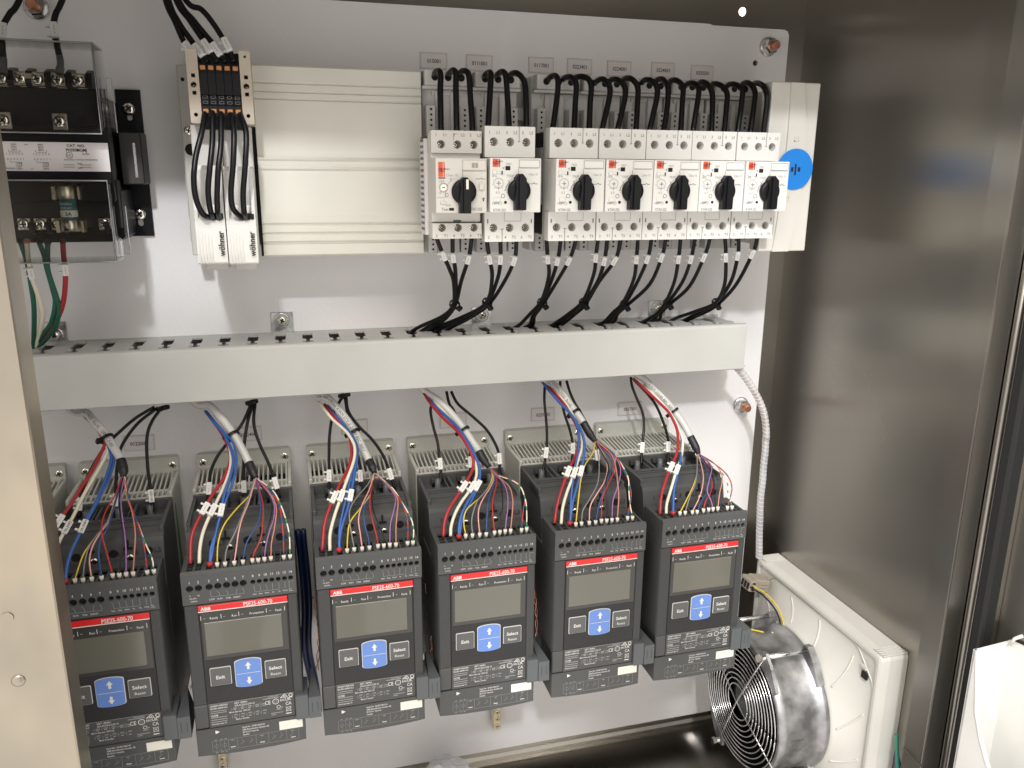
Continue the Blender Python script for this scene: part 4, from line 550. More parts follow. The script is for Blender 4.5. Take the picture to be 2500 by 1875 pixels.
# ================================================================ busbar system
def busbar():
    t = thing('busbar_system', 'grey busbar support base running behind the breakers', 'busbar', (-306, 0, -113))
    b = MB(); b.box(0, 545, 0, 24, 8, 160, 'adapter', .8); b.build('support', t)
    for z in (30, 80, 130):
        b = MB(); b.box(2, 540, 24, 34, z-6, z+6, 'adapter', .4); b.build('busbar', t)
    b = MB(); b.box(-1.5, 8, 0, 42, 0, 162, 'pale', .8)
    for z in (12, 34, 56, 100, 112): b.box(-2.6, -1.4, 8, 36, z, z+14, 'pale', .4)
    b.cyl((3, 42, 150), 1.6, .3, 'void'); b.cyl((5, 42, 92), 5, .4, 'void'); b.build('end_support', t)
    screw(t, 4.5, 42, 108, 4.2, 2, .3)
    for x in (303, 215): screw(t, x, 24, 129, 4.2, 4, .3)
busbar()
def cream_cover():
    t = thing('busbar_cover', 'wide blank cream ribbed cover over empty busbars', 'cover', (-245, 0, -112.6))
    prof = [(30, 0), (68, 0), (69.5, 1.5), (69.5, 11)]
    for z in (12, 20, 28):  prof += [(69.5, z-1.2), (67.6, z-.2), (69.5, z+1.6)]
    prof += [(70, 36), (70, 70)]
    for z in (76, 84): prof += [(70, z-1.6), (71.6, z), (69, z+2.2)]
    prof += [(69.5, 92), (69.5, 126)]
    for z in (134, 140, 147): prof += [(69.5, z-1.2), (68.2, z-.2), (69.5, z+1.2)]
    prof += [(69.5, 160), (68, 161.6), (30, 161.6)]
    b = MB(); b.prism(prof, 0, 143.5, 'cream', 'dz'); b.build('cover_shell', t)
    b = MB(); b.box(-2.2, -.3, 20, 64, 0, 161, 'black'); b.build('edge_strip', t)
cream_cover()
def end_cover():
    t = thing('busbar_end_cover', 'cream end cover with a round blue disc right of the breakers', 'end cover', (224, 0, -111.5))
    b = MB()
    b.box(0, 52.4, 98, 116, 0, 158.6, 'pale', 1.2, 2); b.box(41, 52, 0, 98, .4, 158, 'pale', .6)
    b.build('cover_shell', t)
    # raised waist with curved edges on the front
    n = 16; l = []; r = []
    for i in range(n+1):
        z = 158*i/n; k = abs(i/n-.5)*2; l.append((19+3*(1-k*k)-5*(1-i/n), z)); r.append((33+9*(1-k*k)*.9-1*(1-i/n)+0*k, z))
    b = MB(); b.prism(l+r[::-1], 116, 118.2, 'pale', bev=0); b.build('raised_band', t)
    o = circle(30.5, 79, 19.2, 40)
    b = MB(); b.prism(o, 118.2, 119.6, 'blue_disc'); b.build('blue_disc', t)
    b = MB(); b.line(30.5, 84, 30.5, 73.5, 119.8, 1.8, 'ink_k'); b.line(25.6, 78.8, 28.2, 78.8, 119.8, 4.2, 'ink_k'); b.line(33, 78.8, 35.8, 78.8, 119.8, 4.2, 'ink_k'); b.build('symbol', t)
    b = MB(); b.frame(27, 32.5, 105, 109, 118.5, .5, 'pale'); b.box(27, 31, 118.2, 118.9, 105, 105.8, 'pale'); b.box(27, 27.8, 118.2, 118.9, 105, 109, 'pale'); b.box(31.6, 32.4, 118.2, 118.9, 106, 110, 'pale')
    b.box(20, 27, 118.2, 118.8, 52, 52.9, 'pale'); b.box(26.4, 27.2, 118.2, 118.8, 49, 53, 'pale'); b.box(21.5, 25, 118.2, 118.8, 49.4, 50.2, 'pale'); b.build('lock_mark', t)
end_cover()
def adapter():
    t = thing('busbar_adapter', 'x', 'adapter', (0, 0, 0), 'grey busbar adapters behind the breakers')
    b = MB()
    b.box(1, 44.5, 34, 60, -112, 50, 'adapter', .8)
    b.box(2, 44, 60, 74, 36.5, 50, 'adapter', .8); b.box(0, 45, 60, 72, 33.8, 36.4, 'adapter', .4)
    for x in (13, 27): b.box(x, x+5, 60, 64, -20, 33, 'adapter', .4)
    b.box(10, 40, 60, 62, 29.4, 33.6, 'adapter')
    b.build('adapter_body', t)
    b = MB()
    for x in (11, 23, 35): b.cyl((x, 74, 43.5), 3.1, .4, 'void')
    b.build('wire_entry', t)
    for x in (3.5, 34.5):
        b = MB(); b.box(x, x+8, 60, 72, -112, 20, 'adapter', .4)
        for z in [16.5-4.6*i for i in range(5)]+[-99-4.6*i for i in range(3)]: b.cyl((x+4, 72, z), 1.05, .25, 'void', n=12)
        b.build('perforated_strip', t)
    b = MB(); b.box(12, 33, 60, 71, -112, -96, 'adapter', .6); b.build('foot_block', t)
    return t
XB = {1: -104, 2: -58, 3: 0, 4: 45.7, 5: 91.0, 6: 136.2, 7: 181.9}
TAGN = {1: '015001', 2: '0111001', 3: '0117001', 4: '0223401', 5: '0224001', 6: '0224601', 7: '0325501'}
a0 = adapter()
for k in range(1, 8):
    l = 'grey busbar adapter behind %s' % ORD[k]
    if k == 1: a0.location = P(XB[k]+3.5, 0, 0); a0['label'] = l
    else: dup(a0, (XB[k]+3.5, 0, 0), l)

# ================================================================ supply terminal block and its two connection modules
def terminal_block():
    t = thing('terminal_block', 'five black terminals with orange levers between beige end plates', 'terminal block', (-293, 0, -2))
    for x in (0, 39.8):
        b = MB(); w = 8.6
        b.prism(rrect(x, x+w, 0, 55.5, .8, 2), 60, 108, 'beige', holes=[circle(x+4.2, 29, 2.3), rrect(x+2.9, x+5.9, 34.5, 37.5, .1, 1), rrect(x+2.9, x+5.9, 21.5, 24.5, .1, 1), circle(x+4.2, 6.5, 1.55)]+([rrect(x+3.6, x+5.4, 50.5, 52.3, .1, 1)] if x else []))
        b.box(x+.5, x+w-.5, 60, 100, .6, 55, 'black'); b.build('end_plate', t)
        screw(t, x+4.2, 101, 28, 1.9, 1.2, .4)
    def term():
        b = MB(); w = 6.05
        b.prism([(62, -4), (98, -4), (104, 1), (108, 6), (108, 13.5), (104.5, 14.5), (104.5, 21), (107, 22), (107, 38), (106, 45), (98, 54.6), (62, 54.6)], .12, w-.12, 'black', 'dz'); return b.mesh('terminal')
    def lever(): b = MB(); b.box(1, 5, 104.5, 109.3, 0, 3.3, 'orange', .35); b.box(1.1, 4.9, 109.2, 109.5, 1.4, 1.7, 'brown'); return b.mesh('orange_lever')
    def mark():
        b = MB()
        for z in (16.4, 20.4): b.frame(1.3, 4.6, z-1, z+.8, 105, .25, 'ink_g')
        b.cyl((3, 108, 10.8), 1.7, .3, 'void'); return b.mesh('test_slot')
    m1, m2, m3 = term(), lever(), mark()
    for i in range(5):
        x = 8.9+i*6.15
        o = bpy.data.objects.new('terminal', m1); C.objects.link(o); o.parent = t; o.location = P(x, 0, 0)
        for z, dd in ((40.6, -1.5), (8.2-.4, 0)):
            q = bpy.data.objects.new('orange_lever', m2); C.objects.link(q); q.parent = o; q.location = P(0, dd, z)
        q = bpy.data.objects.new('test_slot', m3); C.objects.link(q); q.parent = o
terminal_block()
def module():
    t = thing('connection_module', 'x', 'connector', (0, 0, 0), 'white connection modules under the orange terminal block')
    b = MB(); b.box(.2, 24.0, 34, 84, 10, 112, 'adapter', .6); b.build('module_back', t)
    # sculpted front: a scooped top half, wire pocket, then a ribbed lower half
    b = MB(); w = 23.6
    prof = [(60, 0), (110, 0), (112, 1.5), (113, 10), (114, 36), (112.5, 37.5), (100, 41), (98, 48), (102, 60), (106, 76), (104, 79.5), (60, 79.5)]
    b.prism(prof, .3, w, 'white', 'dz'); b.build('module_front', t)
    b = MB()
    for x in (.3, 20.8): b.prism([(98, 38), (112.5, 37.5), (113, 44), (109, 62), (107.5, 78), (98, 78)], x, x+2.6, 'white', 'dz')
    b.build('pocket_cheek', t)
    b = MB(); b.box(11, 22.4, 99.5, 112.9, 37.8, 41.6, 'void')
    for i in range(4): b.cyl((12.8+i*2.7, 100, 38), 1.4, 13.2, 'void', 'd', 12)
    b.build('wire_pocket', t)
    b = MB()
    for i in range(5):
        pts = [(113.3, 1), (113.3, 1.2), (114.3, 31-i*1.5), (114.3, 30.6-i*1.5)]
        b.box(2.2+i*2.4, 2.7+i*2.4, 112.6, 114.2, 1, 29-i*1.6, 'white')
    b.build('ribs', t)
    b = MB(); b.text('wöhner', 19.4, 114.5, 17, 5.2, 'ink_k', rot=pi/2, fat=.02, sx=.95); b.build('lettering', t)
    b = MB(); b.box(2, 21, 30, 70, -9.5, 0, 'adapter', 1); b.build('module_tail', t)
    return t
m0 = module(); m0.location = P(-296.5, 0, -114); m0['label'] = 'left white connection module, three black wires in its pocket'
dup(m0, (-272.3, 0, -114.6), 'right white connection module, two black wires in its pocket')

# ================================================================ motor protection breakers
def breaker(kind):
    big = kind == 1
    t = thing('motor_breaker', 'x', 'circuit breaker', (0, 0, 0), 'white motor breakers with black rotary knobs')
    w = 44.6 if not big else 43.2
    zt, zub, zmt, zmb, zlt, zlb = (0, -25.4, -26.2, -70.9, -71.2, -97) if not big else (-4.4, -22.6, -27, -71.3, -72, -93.8)
    b = MB(); b.box(.6, w-.6, 74, 112, zlb+4, zt-3, 'black', 1); b.box(.4, w-.4, 112, 122, zlb+2, zt-2, 'pale', .6)
    if big: b.box(.2, w-.2, 104, 129, zlb+14, zub+.2, 'pale', .6)
    b.build('breaker_body', t)
    b = MB(); b.box(.3, .58, 78, 110, -66, -16, 'paper') if not big else b.box(-2.6, .5, 88, 112, zlb+2, zt-6, 'paper', .2)
    if big:
        for z in range(-88, -12, 5): b.box(-2.8, -2.5, 92, 108, z, z+2.2, 'ink_d')
    b.build('side_label', t)
    hx = (7.9, 22.4, 36.8) if not big else (8.4, 22.4, 36.4)
    zu = zt-12.8 if not big else zt-11.2; zl = zlb+12 if not big else zlb+9.2; rr = 3.65 if not big else 3.4
    for nm, z0, z1, zh in (('line_terminals', zub, zt, zu), ('load_terminals', zlb, zlt if not big else zlb+13, zl)):
        b = MB(); b.prism(rrect(0, w, z0, z1, .5, 2), 120, 132.4, 'white' if not big else 'pale', holes=[circle(x, zh, rr, 22) for x in hx]); b.box(.5, w-.5, 119.6, 120.4, z0+.4, z1-.4, 'black'); b.build(nm, t)
    for x in hx:
        for zh in (zu, zl): screw(t, x, 120.6, zh-.2, 2.9, 2.4, x+zh, name='terminal_screw')
    D = 132.65; b = MB()
    for s, x in (('1', 4.2), ('L1', 11.6), ('3', 19.4), ('L2', 27), ('5', 33.6), ('L3', 41)): b.text(s, x, D, zt-(5 if not big else 3.4), 2.6, 'ink_d')
    for s, x in (('2', 3.6), ('T1', 11.4), ('4', 18.6), ('T2', 26.2), ('6', 33.4), ('T3', 41)): b.text(s, x, D, zlb+(4 if not big else 2.6), 2.6, 'ink_d')
    if not big:
        b.line(30.2, zt, 30.2, zt-12.4, D, .45, 'ink_d'); b.line(29, zt-12.4, 31.4, zt-12.4, D, .4, 'ink_d')
        b.line(15.6, zlb, 15.6, zlb+11, D, .45, 'ink_d'); b.line(14, zlb+11, 17.2, zlb+11, D, .4, 'ink_d')
        b.frame(17.5, 32.6, zlt-8, zlt-.4, D, .35, 'ink_g'); b.line(2.6, zlb+16, 2.6, zlb+19.5, D, 1, 'ink_d'); b.line(42.2, zlb+16, 42.2, zlb+19.5, D, 1, 'ink_d')
    else:
        b.line(19, zt-2.6, 19, zt-8, D, .35, 'ink_g'); b.line(19, zt-2.6, 23, zt-2.6, D, .35, 'ink_g')
    b.build('terminal_lettering', t)
    if big: b = MB(); b.box(19, 25.5, 128, 129.8, zlb+13.6, zlb+15.6, 'charcoal', .3); b.build('release_tab', t)
    # middle module with the rotary handle
    b = MB(); b.box(0, w, 118, 151.6, zmb, zmt, 'white' if not big else 'pale', .7, 2); b.build('front_module', t)
    D = 151.8; b = MB()
    if not big:
        b.box(2.1, 8.6, 151.5, D, zmt-7.4, zmt-.8, 'orange2'); b.line(2.1, zmt-4, 8.6, zmt-4, D+.1, 1.7, 'c_red'); b.line(6.9, zmt-7.4, 6.9, zmt-.8, D+.12, .35, 'ink_w')
        b.text('sprecher+', 7.6, D+.25, zmt-2.7, 1.5, 'ink_k', sx=.8, fat=.01); b.text('schuh', 5.4, D+.25, zmt-5, 1.5, 'ink_k')
        b.text('TEST', 16, D, zmt-5, 1.9, 'ink_g'); b.text('TRIP', 17.4, D, zmt-14.6, 2.4, 'ink_g'); b.text('Class 10', 37.6, D, zmt-13, 2.1, 'ink_g', sx=.85); b.text('KTA9-32S', 8.2, D, zmb+2.1, 2.5, 'ink_d', sx=.8)
        b.text('10 A', 3.8, D, zmt-14.8, 2, 'ink_g'); b.text('6.3', 6.6, D, zmt-28, 2.2, 'ink_g'); b.text('140M', 4.6, D, zmb+7.6, 2.1, 'ink_d')
        b.ringprint(7.2, zmt-20.6, 4.2, D, .35, 'ink_g'); b.ringprint(11.2, zmt-31, 1.6, D, .4, 'ink_d'); b.ringprint(9.2, zmb+7.4, 1.4, D, .25, 'ink_g', 4)
        b.line(24.6, zmt-8.8, 24.6, zmt-14, D, .3, 'ink_d')
        b.poly([(33.8, zmt-21), (37, zmt-21), (38.6, zmt-20), (39.2, zmt-21), (41.5, zmt-21)], D, .45, 'ink_d')
        b.poly([(15.4, zmt-18.2), (17, zmt-20), (13.6, zmt-23.6), (13.6, zmt-26.2), (12, zmt-26.2)], D, .35, 'ink_d')
        b.ringprint(25, zmt-26.6, 11.2, D, .3, 'ink_g', 14, R(120), R(190))
        for i in range(5): b.line(7.2+4.8*cos(R(150+40*i)), zmt-20.6+4.8*sin(R(150+40*i)), 7.2+5.8*cos(R(150+40*i)), zmt-20.6+5.8*sin(R(150+40*i)), D, .3, 'ink_g')
        b.line(7.2, zmt-23, 7.2, zmt-25.6, D, .3, 'ink_d'); b.poly([(10.6, zmt-8.2), (12, zmt-7.4), (12, zmt-9), (10.6, zmt-8.2)], D, .4, 'ink_g')
        b.box(3, 8.8, 151.4, 152.8, zmb+8.8, zmb+12.2, 'white', .4)
    else:
        b.box(2.2, 7.6, 151.5, D, -42, -30.2, 'orange2'); b.line(2.2, -36, 7.6, -36, D+.1, 2.4, 'c_red'); b.line(6.2, -42, 6.2, -30.2, D+.12, .35, 'ink_w'); b.line(2.2, -42.9, 8, -42.9, D+.1, .8, 'ink_k')
        b.text('sprecher+', 8, D+.25, -35.6, 1.5, 'ink_k'); b.text('schuh', 5.2, D+.25, -37.4, 1.4, 'ink_k')
        b.text('Class 10', 13.6, D, -40.5, 2.2, 'ink_g'); b.text('25A', 5, D, -45.4, 2.1, 'ink_g'); b.text('Test', 7.4, D, -68, 2.5, 'ink_d'); b.text('KTA7-25S', 33.6, D, -68, 2.6, 'ink_d', sx=.8)
        b.text('T', 12.6, D, -44.4, 2.8, 'ink_d'); b.text('18', 3.4, D, -54.6, 1.9, 'ink_g')
        b.ringprint(6.4, -50.6, 3.6, D, .35, 'ink_d'); b.ringprint(9, -56.6, 1.4, D, .35, 'ink_d'); b.ringprint(21, -55, 13, D, .3, 'ink_g', 14, R(110), R(190))
        b.line(1, -58.6, 8, -58.6, D, .3, 'ink_g'); b.line(22.6, -36, 22.6, -42.4, D, .3, 'ink_d')
        b.poly([(33.6, -43.4), (37, -43.4), (39, -42.8), (40, -43.6), (42, -43.4)], D, .4, 'ink_d'); b.poly([(39.6, -59), (41, -59), (40.3, -61.6), (39.6, -59)], D, .6, 'ink_k')
        b.box(11, 15, 151.4, D, -69.2, -67, 'void'); b.box(36.4, 40.6, 151.4, 153.4, -52.4, -47, 'pale', .5); b.box(3.6, 8.2, 151.4, 152.8, -64, -61.6, 'pale', .4)
        b.text('600V', 10.6, D, -64.8, 1.8, 'ink_g')
    b.build('front_lettering', t)
    zk = -52.8 if not big else -53.8; xk = 24.9 if not big else 23.4
    b = MB()
    if not big:
        b.box(13.2, 17.4, 151.5, D, zmt-10, zmt-6.6, 'void'); b.build('test_window', t)
        b = MB(); b.cyl((3.4, 151.6, zmt-11.8), 1.5, 1.8, 'white', n=12); b.cyl((10, 151.6, zmt-12), 1.6, 1.2, 'white', n=12); b.box(3.4, 10, 151.5, 152.4, zmt-12.8, zmt-11, 'white', .3); b.box(9.4, 10.6, 152.6, 152.9, zmt-13.4, zmt-10.6, 'void'); b.build('locking_slide', t)
        b = MB(); b.box(24.6, 43, 151.4, 152.5, zmt-8, zmt-1.2, 'white', .4); b.frame(25, 42.6, zmt-7.6, zmt-1.6, 152.7, .35, 'ink_g'); b.build('marker_plate', t)
        b = MB(); b.cyl((7.2, 151.4, zmt-20.6), 3, 1, 'white'); b.box(5.3, 9.1, 152.3, 152.6, zmt-21, zmt-20.2, 'ink_g'); b.box(6.8, 7.6, 152.3, 152.6, zmt-22.5, zmt-18.7, 'ink_g'); b.build('current_dial', t)
        b = MB(); b.cyl((13.4, 151.4, zmb+8.4), 1.25, .5, 'void', n=12); b.build('indicator', t)
    else:
        b.box(22.4, 42.2, 151.4, 153.4, -36.6, -28.4, 'pale', .5); b.box(30, 32.4, 153.3, 153.6, -34.6, -30.6, 'brown'); b.box(32.9, 35.2, 153.3, 153.6, -34.6, -30.6, 'brown'); b.build('marker_plate', t)
        b = MB(); b.cyl((6.4, 151.4, -50.6), 2.4, 1, 'nickel'); b.box(5, 7.8, 152.3, 152.6, -51, -50.2, 'void'); b.build('current_dial', t)
    b = MB(); r = 9.9 if not big else 10.4
    b.lathe((xk, 151.6, zk), [(r, 0), (r, 2.6), (r-.9, 3.8), (r-3, 4.2)], 'black', n=36)
    hw = 4.7; top = zk+13.8; bot = zk-16
    if big: top = zk+11.6; bot = zk-17.5
    pts = [(xk-hw, bot), (xk+hw, bot), (xk+hw, zk-4), (xk+3.6, zk+2), (xk+hw, top-3.5), (xk+1.8, top), (xk-1.8, top), (xk-hw, top-3.5), (xk-3.6, zk+2), (xk-hw, zk-4)]
    b.prism(pts, 152, 158.5, 'black')
    b.prism([(xk-1.6, bot+.6), (xk+hw-.3, bot+.6), (xk+hw-.3, top-4), (xk+.8, top-1), (xk-1.6, top-2)], 158.5, 160.6, 'black')
    ko = b.build('rotary_knob', t)
    if big: b = MB(); b.box(xk+.2, xk+2.2, 160.4, 160.9, zk+2.2, zk+10, 'sticker'); b.build('pointer_mark', ko)
    return t
big = breaker(1); big.location = P(XB[1], 0, 0); big['label'] = 'beige breaker with a white pointer on its knob, under tag 015001'
b0 = breaker(2)
BL = {2: 'white breaker just right of the white-pointer one, under tag 0111001', 3: 'breaker with its dark left side showing, after the gap, under tag 0117001', 4: 'breaker half in shade under tag 0223401', 5: 'breaker in the middle of the close set five, under tag 0224001', 6: 'breaker under tag 0224601, second from the blue disc', 7: 'breaker overlapping the blue disc, under tag 0325501'}
for k in range(2, 8):
    if k == 2: b0.location = P(XB[2], 0, 0); b0['label'] = BL[2]
    else: dup(b0, (XB[k], 0, 0), BL[k])
# ================================================================ soft starters
HOLES = [6.2, 13, 21.2, 28, 34.8, 41.4, 47.8, 55.5, 60.6, 65.6, 70.6, 75.7, 80.7, 85.7]
XS = {0: -533.5, 1: -431.8, 2: -324.1, 3: -217.7, 4: -113.2, 5: -4.8, 6: 102.1}
def starter():
    t = thing('soft_starter', 'x', 'soft starter', (0, 0, 0), 'charcoal soft starters in the bottom row')
    # heatsink
    b = MB(); b.prism(rrect(0, 90, -330, -313.8, 2.4), 0, 9, 'sink', holes=[circle(5.6, -322.6, 3.6), circle(84.4, -322.6, 3.6)])
    b.box(0, 3.4, 9, 66, -505, -328.4, 'sink', .8); b.box(86.6, 90, 9, 66, -505, -328.4, 'sink', .8)
    b.prism([(8.6, -330), (8.6, -327), (12, -328), (12, -340), (66, -340), (66, -520), (0, -520), (0, -330)], 3.4, 86.6, 'sink', 'dz')
    b.build('heatsink', t)
    for x in (5.6, 84.4): screw(t, x, 6.4, -322.4, 4.5, 3.2, x)
    b = MB()
    for i in range(19):
        x = 5.4+i*4.4; b.prism([(9, -327.6), (66, -333), (66, -341), (9, -341)], x, x+1.5, 'sink', 'dz')
    b.prism([(49, -331.6), (52.4, -332), (52.4, -341), (49, -341)], 3, 87, 'sink', 'dz'); b.prism([(63, -332.6), (66.4, -333), (66.4, -341), (63, -341)], 3, 87, 'sink', 'dz')
    o = b.build('fins', t); o['kind'] = 'stuff'
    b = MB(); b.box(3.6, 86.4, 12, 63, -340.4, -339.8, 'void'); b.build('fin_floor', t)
    b = MB(); b.prism([(40, -420), (56, -420), (56, -345), (52, -345)], 89.9, 90.15, 'green', 'dz'); b.build('side_sticker', t)
    # power block with three terminal wells
    b = MB()
    b.prism([(67, -343), (98, -345), (98, -336.6), (131, -339.4), (135.4, -341.4), (137, -345), (141, -361), (141, -500), (120, -516), (67, -516)], .8, 90.2, 'charcoal', 'dz')
    b.box(.8, 90.2, 66.6, 70, -346, -333, 'charcoal', .5); b.box(.8, 4, 66.6, 131, -346, -334.6, 'charcoal', .4); b.box(87, 90.2, 66.6, 131, -346, -334.6, 'charcoal', .4)
    for x in (30.2, 59.2): b.box(x, x+2.4, 70, 99, -346, -335, 'charcoal', .3); b.box(x-3.8, x-2.2, 70, 99, -346, -336.6, 'charcoal', .2)
    for d, z in ((103, -336.6), (107.5, -337), (118, -338)): b.box(6, 85, d, d+1.3, z-3, z+.2, 'charcoal2', .2)
    for x in (14, 40, 66): b.box(x, x+7, 71.6, 76, -340, -335.6, 'charcoal2', .3)
    b.build('power_block', t)
    b = MB()
    for x in (22, 50.5, 78): 
        n = 20; k = []
        b.cyl((x, 138.4, -352), 3.4, 1.4, 'void', n=20)
    for x in (32, 61.5): b.box(x, x+1.3, 136.6, 139.6, -348, -341.6, 'void'); b.box(x-3, x+4.3, 137.4, 139.8, -349, -347.8, 'void')
    for s, x in (('1', 12), ('L1', 29), ('3', 41), ('L2', 57), ('5', 69), ('L3', 85.4)): b.text(s, x, 140.35, -351.4, 4.6, 'charcoal2', fat=.02)
    b.box(.9, 90.1, 141, 141.6, -361.4, -360.6, 'charcoal2')
    b.build('power_markings', t)
    for x in (35.5, 63.5): screw(t, x, 139.2, -356.6, 3.1, 1.8, x, name='cover_screw')
    for x in (19.5, 46, 72.5):
        b = MB(); b.box(x-6, x+6, 74, 88, -345, -342.4, 'nickel', .4); b.build('terminal_clamp', t)
        b = MB(); b.lathe((x, 81, -343.5), [(3.1, 0), (2.7, 9.5), (2.2, 9.5), (2.2, 4)], 'clip', 'z', 16, False); b.build('terminal_sleeve', t)
    # control terminal strip
    b = MB()
    slots = []
    for i, x in enumerate(HOLES):
        w = 2.35 if i < 7 else 1.95
        slots.append([(x-w, 158), (x+w, 158), (x+w, 183), (x-w, 183)])
    b.prism([(0, 149), (90, 149), (90, 186), (0, 186)], -359, -356.4, 'charcoal', 'xd', holes=slots)
    b.prism(rect(0, 90, -383, -356.4), 184, 186.3, 'charcoal', holes=[circle(x, -368.6, 2.85 if i < 7 else 2.0, 18) for i, x in enumerate(HOLES)])
    b.box(0, 1.6, 149, 184, -383, -359, 'charcoal'); b.box(88.4, 90, 149, 184, -383, -359, 'charcoal'); b.box(0, 90, 146, 149, -372, -356.4, 'charcoal')
    b.hull([[(0, 186.3, -356.4), (0, 183.6, -354.4), (0, 181, -356.4)], [(90, 186.3, -356.4), (90, 183.6, -354.4), (90, 181, -356.4)]], 'charcoal', smooth=False)
    b.build('terminal_strip', t)
    b = MB()
    for i, x in enumerate(HOLES):
        w = 2.3 if i < 7 else 1.9
        for d in (166, 171.5, 177): b.box(x-w, x+w, d, d+1.4, -360, -356.9, 'charcoal2')
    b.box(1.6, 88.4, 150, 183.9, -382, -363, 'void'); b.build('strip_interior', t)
    D = 186.55; b = MB()
    for i, x in enumerate(HOLES): b.text(str(i+1), x+.2, D, -362.9, 2.45, 'ink_w', sx=.9)
    for s, x, z, h in (('L', 6.2, -374.6, 1.9), ('N', 12.6, -375, 1.9), ('100-250V', 8.2, -377.3, 1.5), ('50/60Hz', 8.8, -379.8, 1.5), ('COM', 22.4, -379.8, 1.9), ('RUN', 28.8, -379.9, 1.9), ('TOR', 35.3, -380.1, 1.9), ('EVENT', 42.2, -380.2, 1.9), ('Start', 56.2, -379.6, 1.6), ('Stop', 61, -379.6, 1.6), ('Reset', 66.2, -379.6, 1.6), ('Vp', 71, -379.6, 1.6), ('Vp', 76, -379.6, 1.6), ('Analog', 80.6, -379.4, 1.3), ('Out', 84.8, -378.6, 1.3), ('output', 85.4, -380.2, 1.2)): b.text(s, x, D, z, h*.85, 'ink_w', sx=.9)
    b.poly([(22, -372), (22, -377.4), (48, -377.8)], D, .28, 'ink_g')
    for x0, x1 in ((26.8, 28.8), (33.6, 35.4), (43, 41.8), (46.6, 48)): b.poly([(x0, -372.6), (x1, -375), (x1, -377.6)], D, .28, 'ink_g')
    for x in (56.2, 61, 66): b.poly([(x-.8, -372), (x+.2, -374), (x+.2, -377.6)], D, .25, 'ink_g')
    b.poly([(56.4, -377.6), (76, -377.8), (76, -371.2)], D, .25, 'ink_g')
    for x in (70.8, 80.8, 84.2): b.line(x, -371.4, x, -377.6, D, .28, 'ink_g')
    b.line(84.2, -371.4, 88, -371.4, D, .28, 'ink_g')
    b.build('strip_lettering', t)
    # control unit
    b = MB(); b.box(0, 90, 104, 184.6, -501.2, -383.4, 'charcoal', 1.2, 2); b.box(0, 11.2, 150, 185.8, -501, -478.6, 'charcoal', .8); b.build('control_unit', t)
    for x0, x1 in ((.4, 11), (82, 89.7)):
        b = MB(); b.box(x0, x1, 180, 185.6, -478.2, -384, 'weave', .6); b.build('grip_panel', t)
    b = MB(); b.box(11.2, 81.8, 182, 185.9, -477.6, -384.4, 'weave_dark', .3); b.build('keypad', t)
    b = MB(); b.box(12, 81.2, 185, 186.4, -436, -390.6, 'lcd_dark', .6); b.build('display_window', t)
    b = MB(); b.box(14.6, 76.2, 186, 186.75, -432, -400.8, 'lcd', .3); b.build('display', t)
    D = 186.95; b = MB()
    for s, x in (('Ready', 22.8), ('Run', 38.8), ('Protection', 56.6), ('Fault', 74.2)): b.text(s, x, D, -396.6, 2.3, 'ink_w', sx=.9)
    for x in (12.6, 28.4, 42.4, 64.4, 79.2): b.line(x, -393.8, x, -397.8, D, .4, 'ink_w')
    for x in (15.4, 31, 45, 67.4): b.line(x-.9, -396.4, x+.9, -396.4, D, .5, 'ink_g')
    b.build('display_lettering', t)
    b = MB(); b.box(11, 81.9, 185, 187.2, -390.3, -384.8, 'red', .3); b.box(11, 81.9, 187.1, 187.35, -390.3, -389.6, 'ink_w')
    b.text('ABB', 17, 187.5, -387.2, 3.3, 'ink_w', fat=.035); b.text('PSE25-600-70', 58.2, 187.5, -387.1, 4.0, 'ink_w', sx=.80, fat=.012); b.build('name_bar', t)
    def key(nm, pts, inner, col, texts, arrows=False):
        b = MB(); b.prism(pts, 185, 186.7, 'ink_w'); b.prism(inner, 186, 187.3, col)
        for s, x, z, h, f in texts: b.text(s, x, 187.5, z, h, 'ink_w', fat=f)
        if arrows:
            b.line(37, -452.1, 56, -452.1, 187.5, .4, 'ink_w')
            for z, sg in ((-441.2, 1), (-463, -1)):
                b.quad([(46.4, 187.5, z), (49, 187.5, z-sg*3.8), (46.4, 187.5, z-sg*3.8), (43.8, 187.5, z-sg*3.8)], 'ink_w'); b.line(46.4, z-sg*3.6, 46.4, z-sg*7.2, 187.52, 2.1, 'ink_w')
        b.build(nm, t)
    key('exit_button', rrect(15.4, 32.4, -460.5, -443.5, 1), rrect(15.9, 31.9, -460, -444, .7), 'grey_key', [('Exit', 23.8, -452.2, 3.6, .02)])
    key('select_button', rrect(59.8, 77.1, -460.7, -443.7, 1), rrect(60.3, 76.6, -460.2, -444.2, .7), 'grey_key', [('Select', 68.4, -450.6, 3.5, .02), ('Reset', 68.4, -456.4, 2.9, 0)])
    def barrel(k):
        x0, x1 = 35.3+k, 57.2-k; xm, w = (x0+x1)/2, (x1-x0)/2
        tp = [(xm+w*cos(pi*i/10), -441+k*-.8+2.6*sin(pi*i/10)) for i in range(11)]
        return tp+[(xm-w*cos(pi*i/10), -463.2+k*.8-2.6*sin(pi*i/10)) for i in range(11)]
    key('arrow_button', barrel(0), barrel(.55), 'blue_key', [], True)
    # rating label, its print, and the lower cover
    b = MB(); b.box(11.4, 82.2, 184, 185.7, -501.4, -478, 'charcoal', .2); b.build('rating_plate', t)
    D = 185.85; b = MB(); b.line(12.4, -478.6, 81, -478.6, D, .35, 'ink_g')
